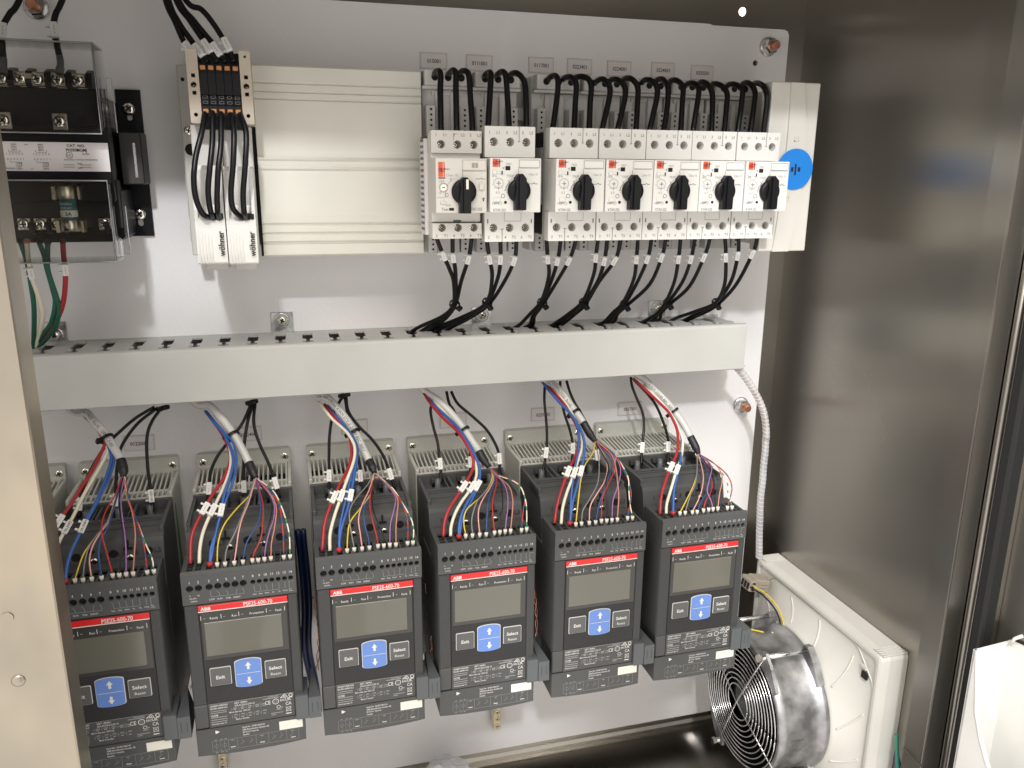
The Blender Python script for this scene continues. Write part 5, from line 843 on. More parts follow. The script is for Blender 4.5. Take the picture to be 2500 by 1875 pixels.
    for s, x, z, h in (('1SFA897103R7000', 13, -480.4, 1.9), ('GB/T 14048.6', 32.6, -480.4, 1.9), ('IEC/EN 60947-4-2', 13, -482.9, 1.9), ('25A,AC53a:5-2:50-10', 32.6, -482.9, 1.9), ('UL508', 13, -489.8, 2.2), ('More data see 1SFC132', 28, -488.8, 1.8), ('Made in Sweden', 33, -496.4, 1.7), ('Overload class 10', 13, -498, 1.7), ('CE', 57.4, -485, 4.2), ('UK', 74.6, -484, 3.6), ('CA', 74.6, -488.4, 3.6), ('EAC', 70.2, -484.4, 2.4)):
        b.text(s, x, D, z, h*.95, 'ink_w', 'LEFT', sx=.80, fat=.008)
    for z in (-485.6, -487.4, -491.8, -494, -496): b.line(13, z, 26, z, D, .7, 'ink_g')
    for z0, z1 in ((-487.6, -484.4), (-495.4, -491)):
        b.line(30, (z0+z1)/2, 55, (z0+z1)/2, D, .2, 'ink_g')
        for i in range(5): b.line(30+6*i, z0, 30+6*i, z1, D, .2, 'ink_g'); b.line(31.4+6*i, z1-.8, 34.4+6*i, z1-.8, D, .8, 'ink_g'); b.line(31.6+6*i, z0+.8, 33.8+6*i, z0+.8, D, .8, 'ink_g')
    b.frame(52, 55, -487.4, -484, D, .2, 'ink_g'); b.ringprint(66.4, -484.9, 2.5, D, .5, 'ink_w', 16); b.ringprint(66.4, -484.9, 1.2, D, .4, 'ink_g', 8)
    b.poly([(70.4, -482), (74.2, -478.9), (76.4, -482), (70.4, -482)], D, .45, 'ink_w'); b.ringprint(73.6, -481, .8, D, .4, 'ink_w', 8); b.line(56, -481, 69.4, -481, D, .8, 'ink_g'); b.line(60.4, -479.6, 69, -479.6, D, .6, 'ink_g')
    b.ringprint(79.2, -480.6, 1.5, D, .5, 'sticker', 12); b.line(78, -482.6, 80.6, -482.6, D, .6, 'sticker')
    b.ringprint(68.6, -490.6, 1.5, D, .4, 'ink_w', 10); b.text('us', 71.4, D, -491, 1.4, 'ink_w'); b.line(66.6, -493.2, 71, -493.2, D, .6, 'ink_g'); b.line(62, -496.2, 72, -496.2, D, .7, 'ink_g'); b.line(62, -497.8, 66, -497.8, D, .7, 'ink_g')
    b.frame(75, 78.6, -496, -492.2, D, .3, 'ink_w'); b.line(74.4, -496.4, 79, -491.6, D, .3, 'ink_w'); b.line(74.4, -491.6, 79, -496.4, D, .3, 'ink_w'); b.line(74.4, -498.4, 79, -498.4, D, .9, 'ink_w')
    b.build('rating_lettering', t)
    b = MB(); n = 10
    bow = [(90.3*i/n-.2, -527.2-2.2*(1-(2*i/n-1)**2)) for i in range(n+1)]
    b.prism(bow+[(90.1, -502), (-.2, -502)], 150, 186, 'charcoal'); b.prism([(150.5, -502.4), (150.5, -512), (104, -509), (104, -502.4)], .2, 89.8, 'charcoal', 'dz')
    b.build('lower_cover', t)
    b = MB(); b.box(68, 87.8, 185.8, 186.3, -514, -505.6, 'sticker'); b.build('white_sticker', t)
    D = 186.2; b = MB()
    for s, z in (('Serial No: 1818013462141', -505.1), ('ABB Electrification Sweden AB', -507.6), ('SE-72161 Västerås', -510.1), ('Sweden', -512.6)): b.text(s, 37.4, D, z, 1.65, 'ink_w', 'LEFT', sx=.82, fat=.008)
    b.quad([(15.4, D, -507.6), (15.4, D, -504), (19, D, -506), (17, D, -507)], 'ink_w'); b.frame(12, 22, -508.6, -503.6, D, .2, 'ink_d')
    b.frame(12, 84, -525, -514.8, D, .22, 'ink_g')
    for x in (18.6, 25.2, 32.4, 48, 58.4, 73.6): b.line(x, -525, x, -514.8, D, .2, 'ink_g')
    for x in (15.2, 21.8): b.ringprint(x, -519.8, 1.7, D, .2, 'ink_g', 10); b.line(x, -524, x, -516, D, .2, 'ink_g')
    for x, s in ((36.6, 1), (44, 1), (53, -1), (63, 1), (69, 1), (78, 1)): b.line(x-1.6, -521.6, x+1.6, -521.6+3*s, D, .3, 'ink_g'); b.line(x, -516.6, x, -518.4, D, .2, 'ink_g')
    for x in (28.6, 53, 79): b.line(x-2, -523, x+2, -523, D, .7, 'ink_w'); b.line(x-1.4, -516.2, x+1.4, -516.2, D, .6, 'ink_g')
    for x in (15, 19.6, 23): b.line(x-1, -513.6, x+1, -513.6, D, .6, 'ink_g'); b.line(x-1, -526.2, x+1, -526.2, D, .6, 'ink_g')
    b.build('cover_lettering', t)
    # plug-on connector at the lower right
    b = MB(); b.box(82.6, 94, 160, 189, -505, -481.2, 'clip', 1.2, 2)
    b.hull([[(94, 189, -505), (104.4, 189, -505), (104.4, 189, -484.2), (94, 189, -484.2)], [(93.4, 150, -505), (104.2, 150, -505), (99, 150, -480), (97.4, 150, -480)]], 'clip', smooth=False)
    b.line(97, -499, 97, -489, 189.15, .5, 'charcoal2'); b.line(101.6, -499, 101.6, -489, 189.15, .5, 'charcoal2')
    b.build('side_connector', t)
    b = MB(); b.box(1.5, 88.5, 30, 104, -530, -500, 'black', 2); b.build('rear_guard', t)
    return t
s0 = starter()
SLAB = {0: 'starter almost hidden behind the steel post at the far left', 1: 'starter cut off by the steel post, second from the left edge', 2: 'starter under the second grey cable, lowest whole one in view', 3: 'starter under the cable with a cream wire across it, third from left', 4: 'starter in the middle right above the brass bar, tag 02', 5: 'starter under tag 0225 and 03, left of the rightmost', 6: 'rightmost starter, beside the cooling fan, under tag 0327301'}
for k in range(7):
    if k == 0: s0.location = P(XS[0], 0, 0); s0['label'] = SLAB[0]
    else: dup(s0, (XS[k], 0, 0), SLAB[k])

# ================================================================ wires
PLACE = {1: 'first starter from the post', 2: 'second starter from the post', 3: 'third starter from the post', 4: 'third starter from the right', 5: 'second starter from the right', 6: 'rightmost starter'}
def rel(pts): o = Vector(pts[0]); return o, [tuple(Vector(p)-o) for p in pts]
def wire(name, pts, r, mat, label, group=None, k=6, n=8):
    s = smooth(pts, k); o, q = rel(s)
    b = MB(); b.tube(q, r, mat, n); ob = b.build(name); ob.location = P(*o); return tag(ob, label, 'wire', group)
CAMD = Vector((-226, 831, -38))
def marker_mesh():
    b = MB(); b.box(-2.3, 2.4, 1.2, 3.9, -5.8, 5.8, 'white', .35); b.box(-2.2, 2.3, -2.2, 1.3, -5.0, -1.8, 'white', .4); b.box(-2.2, 2.3, -2.2, 1.3, 1.8, 5.0, 'white', .4)
    b.box(-1.8, -1, -2.4, 2, -4.6, -2.6, 'white'); b.box(-1.8, -1, -2.4, 2, 2.6, 4.6, 'white'); b.box(1.2, 2, -2.4, 2, -4.6, 4.6, 'white')
    b.box(-5.0, -1.9, .4, 1.8, -4.4, -2.6, 'white', .25); b.box(-5.0, -1.9, .4, 1.8, 2.6, 4.4, 'white', .25)
    for i, w in enumerate((1.2, .9, 1.3, .8, 1.1)): b.box(-.3, .5, 3.8, 3.96, -3.2+i*1.4, -3.2+i*1.4+w*.55, 'ink_g')
    return b.mesh('marker')
MK = marker_mesh()
def marker(w, pts, t, text=None, flip=False, s=1.0):
    p, tn = point_at(pts, t); tv = P(*tn).normalized()
    if tv.z < 0: tv = -tv
    c = (P(*CAMD)-P(*p)).normalized(); x = (c-tv*c.dot(tv)).normalized()    # face of the tag looks to the open door
    right = tv.cross(x) if False else x.cross(tv)
    ax = -right if True else right
    m = Matrix((ax, -x, tv)).transposed()
    if m.determinant() < 0: m = Matrix((-ax, -x, tv)).transposed()
    o = bpy.data.objects.new('marker', MK); C.objects.link(o); o.parent = w
    m4 = m.to_4x4(); m4.translation = P(*p)-w.location; o.matrix_local = m4 @ Matrix.Diagonal((s, s, s, 1))
    if text:
        b = MB(); b.text(text, .1, 4.15, 0, 2.3, 'ink_k', rot=pi/2); q = b.build('lettering', o)
    return o
def tie(p, tn, r, label, head=(1, .4), group='black cable ties', rz=None):
    t = thing('cable_tie', label, 'cable tie', tuple(p), group)
    T = P(*tn).normalized(); c = (P(*CAMD)-P(*p)).normalized(); x = (c-T*c.dot(T)).normalized(); y = T.cross(x)
    b = MB(); n = 18; ring = []
    for w, q in ((-1.3, r), (1.3, r), (1.3, r+1), (-1.3, r+1)): ring.append([(cos(2*pi*i/n)*q, w, sin(2*pi*i/n)*q) for i in range(n)])
    ring.append(ring[0]); V = []
    k = b.mi('black')
    for rr in ring[:4]: V.append([b.bm.verts.new((x*u+y*v+T*w)*MM) for u, w, v in rr])
    for a in range(4):
        for i in range(n):
            b.bm.faces.new((V[a][i], V[a][(i+1) % n], V[(a+1) % 4][(i+1) % n], V[(a+1) % 4][i])).material_index = k
    b.build('strap', t)
    b = MB(); b.box(-2.6, 2.6, -2.4, 2.4, -1.9, 1.9, 'black', .5); o = b.build('tie_head', t)
    h = (x*head[0]*.5+y*head[1]).normalized(); m = Matrix((h.cross(T), h, T)).transposed().to_4x4(); m.translation = h*(r+2)*MM; o.matrix_local = m
    return t
POS = ('left', 'middle', 'right')
for k, loops in JUMPERS.items():
    for i, pts in enumerate(loops):
        pts = pts[:-1]+[(pts[-1][0], pts[-1][1]+2, pts[-1][2]-3)]
        wire('jumper_wire', pts, 2.65, 'insul', '%s black jumper looping into the top of %s' % (POS[i], ORD[k]), 'black jumper wires above the breakers', 7, 10)
for k, ws in FEEDERS.items():
    ws = [p+[(p[-1][0]-9, 24, -199), (p[-1][0]-14, 26, -212)] for p in ws]
    for i, pts in enumerate(ws):
        w = wire('feeder_wire', pts, 1.95, 'insul', '%s black wire leaving %s downwards' % (POS[i], ORD[k]), 'black wires from the breakers into the duct', 6, 8)
        marker(w, pts, 2.0, s=.95)
    pp, tt = point_at(ws[1], len(ws[1])-5)
    tie(pp, tt, 4.3, 'black cable tie on the wires below %s' % ORD[k], (1, -1))
for i, pts in enumerate(BLOCK_FEEDS):
    a = Vector(pts[0]); c = (a-Vector(pts[1])).normalized(); pts = [tuple(a+Vector((c.x*40, -25, 168-a.z)))]+pts
    w = wire('feed_wire', pts, 2.3, 'insul', '%s of five black wires dropping into the orange terminal block' % ('first', 'second', 'third', 'fourth', 'fifth')[i], 'black wires above the terminal block', 6, 10)
    marker(w, pts, 3.95 if i < 4 else 4.9, s=1.1)
for i, pts in enumerate(BLOCK_LOOPS):
    wire('loop_wire', pts, 2.3, 'insul', '%s of five black wires looping from the terminal block to the white modules' % ('first', 'second', 'third', 'fourth', 'fifth')[i], 'black wires below the terminal block', 7, 10)
TW = {'green': ('w_green', 'green wire nearest the steel post, under the transformer'), 'white': ('w_white', 'cream wire with a white marker under the transformer'), 'green2': ('w_green', 'left one of the paired green wires under the transformer'), 'green3': ('w_green', 'right one of the paired green wires under the transformer'), 'red': ('w_red', 'red wire under the fuse of the transformer')}
for c, pts in TRANSFORMER_WIRES.items():
    w = wire('transformer_wire', pts, 2.1, TW[c][0], TW[c][1], 'coloured wires under the transformer')
    s = smooth(pts, 6)[:5]; o = Vector(pts[0]); b = MB(); b.tube([tuple(Vector(p)-o) for p in s], 2.8, 'shrink' if c != 'white' else 'c_salmon', 8); b.build('crimp_sleeve', w)
    if c in ('white', 'red'): marker(w, pts, 2.75 if c == 'white' else 2.6, flip=True)
for i, pts in enumerate(TRANSFORMER_FEEDS):
    a = Vector(pts[0]); pts = [tuple(a+Vector((30, -15, 168-a.z)))]+pts
    w = wire('transformer_feed_wire', pts, 2.4, 'insul', 'black wire into the top of the transformer, %s' % ('at the left edge', 'beside the stud')[i], 'black wires above the transformer')
    s = smooth(pts, 6)[-9:]; o = Vector(pts[0]); b = MB(); b.tube([tuple(Vector(p)-o) for p in s], [2.6]*5+[3.2, 3.4, 3.2, 2.8][:len(s)-5], 'clip', 8); b.build('crimp_sleeve', w); marker(w, pts, 3.3, s=1.15)

CORE = dict(yellow='c_yellow', gray='c_gray', pink='c_pink', blue='c_blue', red='c_red', black='c_black', violet='c_violet', salmon='c_salmon')
PRINT = {1: ('HALOGEN-FREE  RoHS  1500  CE-60', 1), 2: ('', 1), 3: ('E157504 -60 cRUus AWM STYLE 20549 80C 300V', 1), 4: ('', 1), 5: ('HALOGEN-FREE  RoHS', 1), 6: ('AWM 20549 80C 300V', -1)}
for k, q in STARTER_WIRING.items():
    t = thing('control_cable', 'grey multicore control cable fanning into the %s' % PLACE[k], 'cable', q['sheath'][0], 'grey control cables')
    o = Vector(q['sheath'][0]); loc = lambda pts: [tuple(Vector(p)-o) for p in pts]
    path = smooth([tuple(Vector(q['sheath'][0])+Vector((-14, -6, 14)))]+q['sheath'], 7)
    b = MB(); b.tube(loc(path), 3.75, 'sheath', 14); so = b.build('sheath', t)
    if PRINT[k][0]:
        # line print along the sheath, wrapped on its curve
        L = [0]
        for a, c in zip(path, path[1:]): L.append(L[-1]+(Vector(c)-Vector(a)).length)
        def fr(u, v, path=path, L=L, o=o):
            s = min(max(u+L[-1]*.52, 0), L[-1]-.01); i = max(j for j in range(len(L)-1) if L[j] <= s); f = (s-L[i])/(L[i+1]-L[i])
            a, c = Vector(path[i]), Vector(path[i+1]); pp = a.lerp(c, f); T = P(*(c-a)).normalized(); cm = (P(*CAMD)-P(*pp)).normalized(); x = (cm-T*cm.dot(T)).normalized(); y = x.cross(T)
            an = v/3.75; return P(*(pp-o))+(x*cos(an)+y*sin(an))*3.9*MM
        b = MB(); b.text(PRINT[k][0], 0, 0, 0, 3.1, 'ink_k', frame=fr); b.build('sheath_print', so)
    sp = smooth(q['shr'], 6); nn = len(sp)
    b = MB(); b.tube(loc(sp), [4.1 if i < nn*.55 else 4.1-1.5*min(1, (i-nn*.55)/(nn*.3)) for i in range(nn)], 'shrink', 14); b.build('heat_shrink', t)
    for c, pts in q['cores'].items():
        pts = [tuple(Vector(q['shr'][-1])*.6+Vector(pts[0])*.4)]+pts
        s = smooth(pts, 6); b = MB()
        if c == 'redblue': b.tube(loc(s), .62, None, 6, ['c_red', 'c_red', 'c_blue'], 2)
        elif c == 'whitegreen': b.tube(loc(s), .62, None, 6, ['c_cream', 'c_cream', 'c_green'], 2)
        else: b.tube(loc(s), .62, CORE[c], 6)
        co = b.build('core', t, '%s core' % {'redblue': 'red and blue striped', 'whitegreen': 'white and green striped', 'gray': 'grey'}.get(c, c))
        e = Vector(pts[-1])-o; b = MB(); b.lathe((e.x, e.y, e.z-4.5), [(1.0, 0), (1.55, 2.6), (1.75, 5.2), (1.0, 5.3)], 'sticker', 'z', 12); b.build('ferrule', co)
    COLS = dict(red=('w_red', 1.48, 'red'), white=('w_white', 1.48, 'cream'), blue=('w_blue', 1.4, 'blue'), blue2=('w_blue', 1.05, 'thinner blue'))
    for c, pts in q['wires'].items():
        w = wire('control_wire', pts, COLS[c][1], COLS[c][0], '%s control wire running down into the %s' % (COLS[c][2], PLACE[k]), 'red, cream and blue control wires', 5)
        e = Vector(pts[-1])-Vector(pts[0])
        if c == 'blue': b = MB(); b.lathe((e.x, e.y, e.z-3), [(1.6, 0), (2.2, 2), (2.5, 4.6), (1.2, 4.8)], 'c_red', 'z', 12); b.build('ferrule', w)
        if c in q['wm']: marker(w, pts, q['wm'][c], {(1, 'white'): '03-2902', (1, 'blue'): '03-2904'}.get((k, c)))
    for i, pts in enumerate(q['blacks']):
        w = wire('supply_wire', pts, 1.5, 'insul', '%s black supply wire into the top terminals of the %s' % (POS[i], PLACE[k]), 'black supply wires into the starters', 6)
        marker(w, pts, q['bm'][i], '01-1301' if (k, i) == (1, 2) else None)
    p, tn = point_at(q['sheath'], q['tie']); tie(p-Vector((.4, 0, .8)), tn, 5.4, 'black cable tie round the grey cable of the %s' % PLACE[k], (1, .9))
    if q['bt']:
        p = Vector(q['bt']); tie(p, Vector((.1, 0, -1)), 3.4, 'black tie on black wires just under the duct at the %s' % PLACE[k], (1, .9))
# ================================================================ smaller things along the bottom
def twisted(x, k):
    a = [(103, 152, -482), (106, 140, -462), (107, 128, -446), (104, 112, -430)]
    t = thing('thermistor_wire', 'twisted copper coloured wires above the plug of the %s' % PLACE[k], 'wire', (x+a[0][0], a[0][1], a[0][2]), 'twisted copper wires beside the starters')
    s = smooth([tuple(Vector(p)-Vector(a[0])) for p in a], 8)
    for ph in (0, pi):
        b = MB(); b.tube([(p[0]+1.2*cos(i*.75+ph), p[1], p[2]+1.2*sin(i*.75+ph)) for i, p in enumerate(s)], .45, 'copper', 6); b.build('strand', t)
for k in (1, 2, 3, 4): twisted(XS[k], k)
for i, (x, w) in enumerate(((-231, 'second and third starters from the post'),)):
    t = thing('power_cable', 'dark blue power cable in the gap between the %s' % w, 'cable', (x, 46, -420))
    for j, dx in enumerate((0, 5)):
        b = MB(); b.tube(smooth([(dx, 20, 40), (dx+2, 12, -40), (dx-1, 2, -100), (dx+4, -20, -160), (dx+6, -40, -210)], 6), 3.0, 'navy', 10); b.build('conductor', t)
def brass(x, z0, z1, d, label):
    t = thing('ground_bar', label, 'ground bar', (x, 0, z0), 'brass terminal bars below the starters')
    b = MB(); b.box(0, 9.4, 6, d, 0, z1-z0, 'brass', .5); b.box(1.6, 7.8, 0, 6, 6, z1-z0-6, 'black'); b.build('bar', t)
    for i in range(6): screw(t, 4.7, d, 5.5+i*9.6, 2.8, 1.3, .6+i, 'brass')
brass(-19.5, -688, -628, 16, 'brass terminal bar with screws under the middle starters')
brass(-331, -688, -628, 16, 'brass terminal bar at the bottom edge under the second starter')
def gland():
    t = thing('wrapped_gland', 'crumpled clear plastic over a blue cap at the bottom edge', 'packaging', (-84, 60, -768))
    b = MB(); b.lathe((0, 0, 0), [(26, 0), (26, 34), (24, 39), (4, 41)], 'w_blue', 'z', 28); b.lathe((0, 0, 34), [(27, 0), (27, 4), (26, 5)], 'blue_disc', 'z', 28); b.build('cap', t)
    b = MB(); rg = []
    for j, (r, z) in enumerate(((31, 0), (30, 30), (29, 56), (26, 70), (20, 78), (8, 81))):
        rg.append([((r+2.2*sin(i*2.1+j*1.3)+1.5*sin(i*3.7+j))*cos(2*pi*i/26), (r+2*sin(i*1.7+j))*sin(2*pi*i/26), z+2*sin(i*1.3+j*2)) for i in range(26)])
    b.hull(rg, 'edge', smooth=False); b.build('clear_wrap', t)
gland()
# ================================================================ spiral tube
def spiral():
    s = smooth(SPIRAL_TUBE[:7]+SPIRAL_TUBE[8:], 6); o = Vector(s[0]); q = [tuple(Vector(p)-o) for p in s]
    t = thing('spiral_tube', 'clear spiral wrapped tube curving down beside the panel edge', 'tube', tuple(o))
    b = MB(); b.tube(q, 3.9, 'spiral', 14); b.build('wrap', t)
    for j, c in enumerate(('w_white', 'w_red', 'w_blue')):
        b = MB(); b.tube([(p[0]+1.6*cos(j*2.1+i*.05), p[1]+1.6*sin(j*2.1+i*.05), p[2]) for i, p in enumerate(q)], 1.3, c, 8); b.build('inner_wire', t)
    L = [0]
    for a, c in zip(q, q[1:]): L.append(L[-1]+(Vector(c)-Vector(a)).length)
    pts = []; n = int(L[-1]*2.2)
    for i in range(n):
        u = L[-1]*i/n; j = max(h for h in range(len(L)-1) if L[h] <= u); f = (u-L[j])/(L[j+1]-L[j]); a, c = Vector(q[j]), Vector(q[j+1]); p = a.lerp(c, f); T = (c-a).normalized()
        e = T.orthogonal().normalized(); e = Vector((1, 0, 0)); e = (e-T*e.dot(T)).normalized(); g = T.cross(e); an = 2*pi*u/5.2
        pts.append(tuple(p+4.0*(e*cos(an)+g*sin(an))))
    b = MB(); b.tube(pts, .28, 'sticker', 4); b.build('wrap_edge', t)
spiral()
# ================================================================ filter fan on the side wall
def fan():
    YC, ZC = 131, -614.5
    t = thing('filter_fan', 'cream filter fan with wire grille on the right side wall', 'fan', (351, YC, ZC-115))
    X = lambda x: x-351
    h = 114.5
    b = MB()                                            # frame: shallow square tray
    oct_ = lambda s, c: [(-s, -s+c), (-s+c, -s), (s-c, -s), (s, -s+c), (s, s-c), (s-c, s), (-s+c, s), (-s, s-c)]
    sq = lambda s, r=5: rrect(-s, s, -s, s, r, 3)
    def ring(f, x): return [(X(x), u, v+115) for u, v in f]
    A = [ring(sq(h), 351), ring(sq(h), 330), ring(sq(h-2), 321), ring(sq(h-4, 5), 320), ring(sq(h-7, 5), 320), ring(sq(h-9, 5), 324)]
    b.hull(A, 'filt', smooth=False); b.build('fan_frame', t)
    b = MB()                                            # funnel face
    n = 96
    def outer(a, s=106, c=182): return min(s/max(abs(cos(a)), abs(sin(a))), c/(abs(cos(a))+abs(sin(a))))
    def face(q, a): return 80+(outer(a)-80)*q, 300+22.5*(1-(1-q)**1.7)
    rg = []
    for q in (1, .86, .7, .5, .3, .14, .05, 0):
        rg.append([(X(face(q, 2*pi*i/n)[1]), face(q, 2*pi*i/n)[0]*cos(2*pi*i/n), face(q, 2*pi*i/n)[0]*sin(2*pi*i/n)+115) for i in range(n)])
    rg.append([(X(299.5), 77*cos(2*pi*i/n), 77*sin(2*pi*i/n)+115) for i in range(n)])
    b.hull(rg, 'filt', False)
    b.prism([(u, v+115) for u, v in rrect(-h+8, h-8, -h+8, h-8, 6, 3)], X(322.4), X(324), 'filt', 'dz', holes=[[(outer(2*pi*i/48)*cos(2*pi*i/48), outer(2*pi*i/48)*sin(2*pi*i/48)+115) for i in range(48)]])
    b.tube([(X(321.8), outer(2*pi*i/96)*cos(2*pi*i/96), outer(2*pi*i/96)*sin(2*pi*i/96)+115) for i in range(97)], .9, 'filt', 6)
    b.build('funnel', t)
    for a in range(0, 360, 30):
        b = MB()
        pts = []
        for u in range(7): r_, x_ = face(.1+.11*u, R(a+8+2.2*u)); pts.append((X(x_-.2), r_*cos(R(a+8+2.2*u)), r_*sin(R(a+8+2.2*u))+115))
        b.tube(smooth(pts, 3), 1.1, 'filt', 6); b.build('rib', t)
    b = MB()                                            # clips and grip grooves on the rim
    for s in (-1, 1):
        for j in range(5): b.box(X(322), X(350), s*(h-9)-7+j*3.4-(0 if s < 0 else 0), s*(h-9)-5+j*3.4, 115+h-.2, 115+h+1.0, 'filt', .3)
    o = b.build('grip_grooves', t); o['kind'] = 'stuff'
    b = MB(); b.box(X(318.5), X(320.5), 88, 96, 115+88, 115+92, 'filt', .3); b.box(X(318.5), X(320.5), 90, 98, 115+78, 115+85, 'void'); b.build('latch', t)
    # cast ring
    b = MB()
    prof = [(76.5, 299), (79, 299), (79, 294), (76, 290), (75, 284), (75, 256), (76, 250), (76, 242), (73.5, 240), (72, 240), (72, 299)]
    rg = []
    for r, x in prof: rg.append([(X(x), r*cos(2*pi*i/64), r*sin(2*pi*i/64)+115) for i in range(64)])
    b.hull(rg, 'cast', False)
    for s in (1,):
        for sy in (-38, 38):
            pass
    for z in (1, -1):
        for y in (-1, 1):
            for x0, x1 in ((240, 243.5), (291, 299)):
                b.prism([(y*58, 115+z*46), (y*34, 115+z*68), (y*30, 115+z*82), (y*38, 115+z*84), (y*50, 115+z*72), (y*62, 115+z*52)], X(x0), X(x1), 'cast', 'dz')
    b.box(X(255), X(270), -76.3, 76.3, 114.6, 115.4, 'cast'); b.build('cast_ring', t)
    for z in (1, -1):
        for y in (-1, 1):
            b = MB(); b.cyl((X(234), y*37, 115+z*79), 2.6, 64, 'zinc', 'x', 12); b.cyl((X(231), y*37, 115+z*79), 4.2, 4, 'nickel', 'x', 6, smooth=False); b.build('fan_screw', t)
    b = MB(); b.lathe((0, 0, 115), [(71.6, X(241)), (71.6, X(298))], 'lack', 'x', 48, False); b.cyl((X(298), 0, 115), 71.8, 1, 'lack', 'x', 48); b.build('fan_tunnel', t)
    # rotor
    b = MB(); b.cyl((X(256), 0, 115), 33, 40, 'black', 'x', 40); b.lathe((X(247), 0, 115), [(20, 0), (31, 3), (33, 10)], 'black', 'x', 40); b.build('motor', t)
    b = MB(); b.cyl((X(246.2), 0, 115), 21, 1, 'clip', 'x', 32); b.ringprint if False else None; b.build('motor_label', t)
    def blade():
        b = MB(); rg = []
        for r, w in ((32, 24), (50, 32), (70.5, 38)):
            tw = R(38-.25*r); q = []
            for u, th in ((-.5, 0), (0, 1.2), (.5, 0), (0, -1.2)):
                a = u*w*cos(tw); x = u*w*sin(tw)+th; an = a/r; q.append((X(270)+x, r*sin(an), r*cos(an)))
            rg.append(q)
        b.hull(rg, 'black'); return b.mesh('fan_blade')
    me = blade()
    for i in range(7):
        o = bpy.data.objects.new('fan_blade', me); C.objects.link(o); o.parent = t; o.location = P(0, 0, 115); o.rotation_euler = (R(360/7*i+12), 0, 0)
    b = MB()                                            # three stay arms of the motor
    for a in (80, 200, 320): b.box(X(288), X(296), -2.5, 2.5, 115, 117, 'cast'); b.tube([(X(291), 30*cos(R(a)), 115+30*sin(R(a))), (X(291), 73*cos(R(a)), 115+73*sin(R(a)))], 3, 'cast', 8)
    b.build('stay_arms', t)
    # wire finger guard
    gx = 238.4
    g = MB(); g.box(X(240), X(241), -1, 1, 114, 116, 'wire_steel')
    for r in (71, 65.4, 59.8, 54.2, 48.6, 43, 37.4, 31.8, 26, 20):
        rx = gx-2.2*(1-(r/74)**2)
        c = [(X(rx), r*cos(2*pi*i/56), 115+r*sin(2*pi*i/56)) for i in range(57)]
        o = MB(); o.tube(c, .85, 'wire_steel', 6); o.build('grille_ring', t)
    g.bm.free()
    for a in (0, 90):
        b = MB(); cs, sn = cos(R(a+64.8)), sin(R(a+64.8)); L = 87 if a == 0 else 80
        b.tube([(X(gx+1), L*cs, 115+L*sn), (X(gx-1.6), 40*cs, 115+40*sn), (X(gx-3.4), 0, 115), (X(gx-1.6), -40*cs, 115-40*sn), (X(gx+1), -L*cs, 115-L*sn)], 1.05, 'wire_steel', 6); b.build('grille_spoke', t)
    # sticker on the near side of the frame
    b = MB(); b.box(X(324), X(346), h, h+.25, 20, 92, 'paper'); b.build('rating_sticker', t)
    b = MB()
    def fr(u, v): return P(X(335)+u, h+.4, 62+v)
    for s, u, v, hh in (('CE', -7, -34, 4), ('UL', 4, -26, 2.6)):
        b.text(s, X(335)+u, h+.45, 62+v, hh, 'ink_k', rot=R(90))
    for i, (u, l) in enumerate(((-1, 12), (6.5, 16), (-4, 9), (3, 20), (-6, 14), (1, 8))): b.line(X(335)+u, 40, X(335)+u, 40+l, h+.45, 1.2, 'ink_d')
    b.box(X(339), X(342.6), h, h+.45, 60, 67, 'ink_k'); b.build('sticker_lettering', t)
fan()
def fan_connector():
    t = thing('fan_connector', 'beige plug connector on the top rear of the filter fan', 'connector', (300, 44, -522))
    b = MB(); b.box(0, 20, -14, 6, -8, 8, 'brown', 1); b.box(20, 24, -11, 3, -6, 6, 'brown', .6)
    for i in range(3): b.box(4, 17, 6, 7.2, -6+i*4.4, -3.2+i*4.4, 'brown', .3)
    b.build('socket', t)
    b = MB(); b.box(-9, -.2, -13, 8, -7, 7, 'brown', .8)
    for i in range(3): b.box(-9.5, -8.8, -10+i*6, -6+i*6, -5, 3, 'void'); b.box(-6, -2, 8, 8.4, -5+i*4, -3+i*4, 'void')
    b.build('plug', t); t.rotation_euler = (0, R(12), 0)
fan_connector()
wire('fan_wire', [(292, 52, -521), (297, 74, -522), (300, 96, -530), (297, 112, -541), (292, 120, -552)], 1.0, 'c_black', 'black wire curving from the beige plug to the fan')
wire('fan_earth_wire', [(293, 54, -518), (299, 78, -519), (302, 98, -527), (299, 114, -539), (294, 121, -552)], .9, 'c_yellow', 'yellow and green wire curving from the beige plug to the fan')
wire('fan_earth_lead', [(232, 78, -530), (246, 96, -536), (258, 106, -540), (272, 116, -541)], .9, 'c_yellow', 'yellow and green wire passing behind the rightmost starter plug')
b = MB(); b.box(-2.4, 2.4, -2, 3, -2, 2, 'sticker', .5); b.tube([(-6, 2, 6), (-2, 2, 3), (4, 2, -4), (7, 2, -3)], .9, 'sticker', 6); o = b.build('fan_cable_tie'); o.location = P(286, 118, -546); tag(o, 'small white cable tie on top of the metal fan ring', 'cable tie')
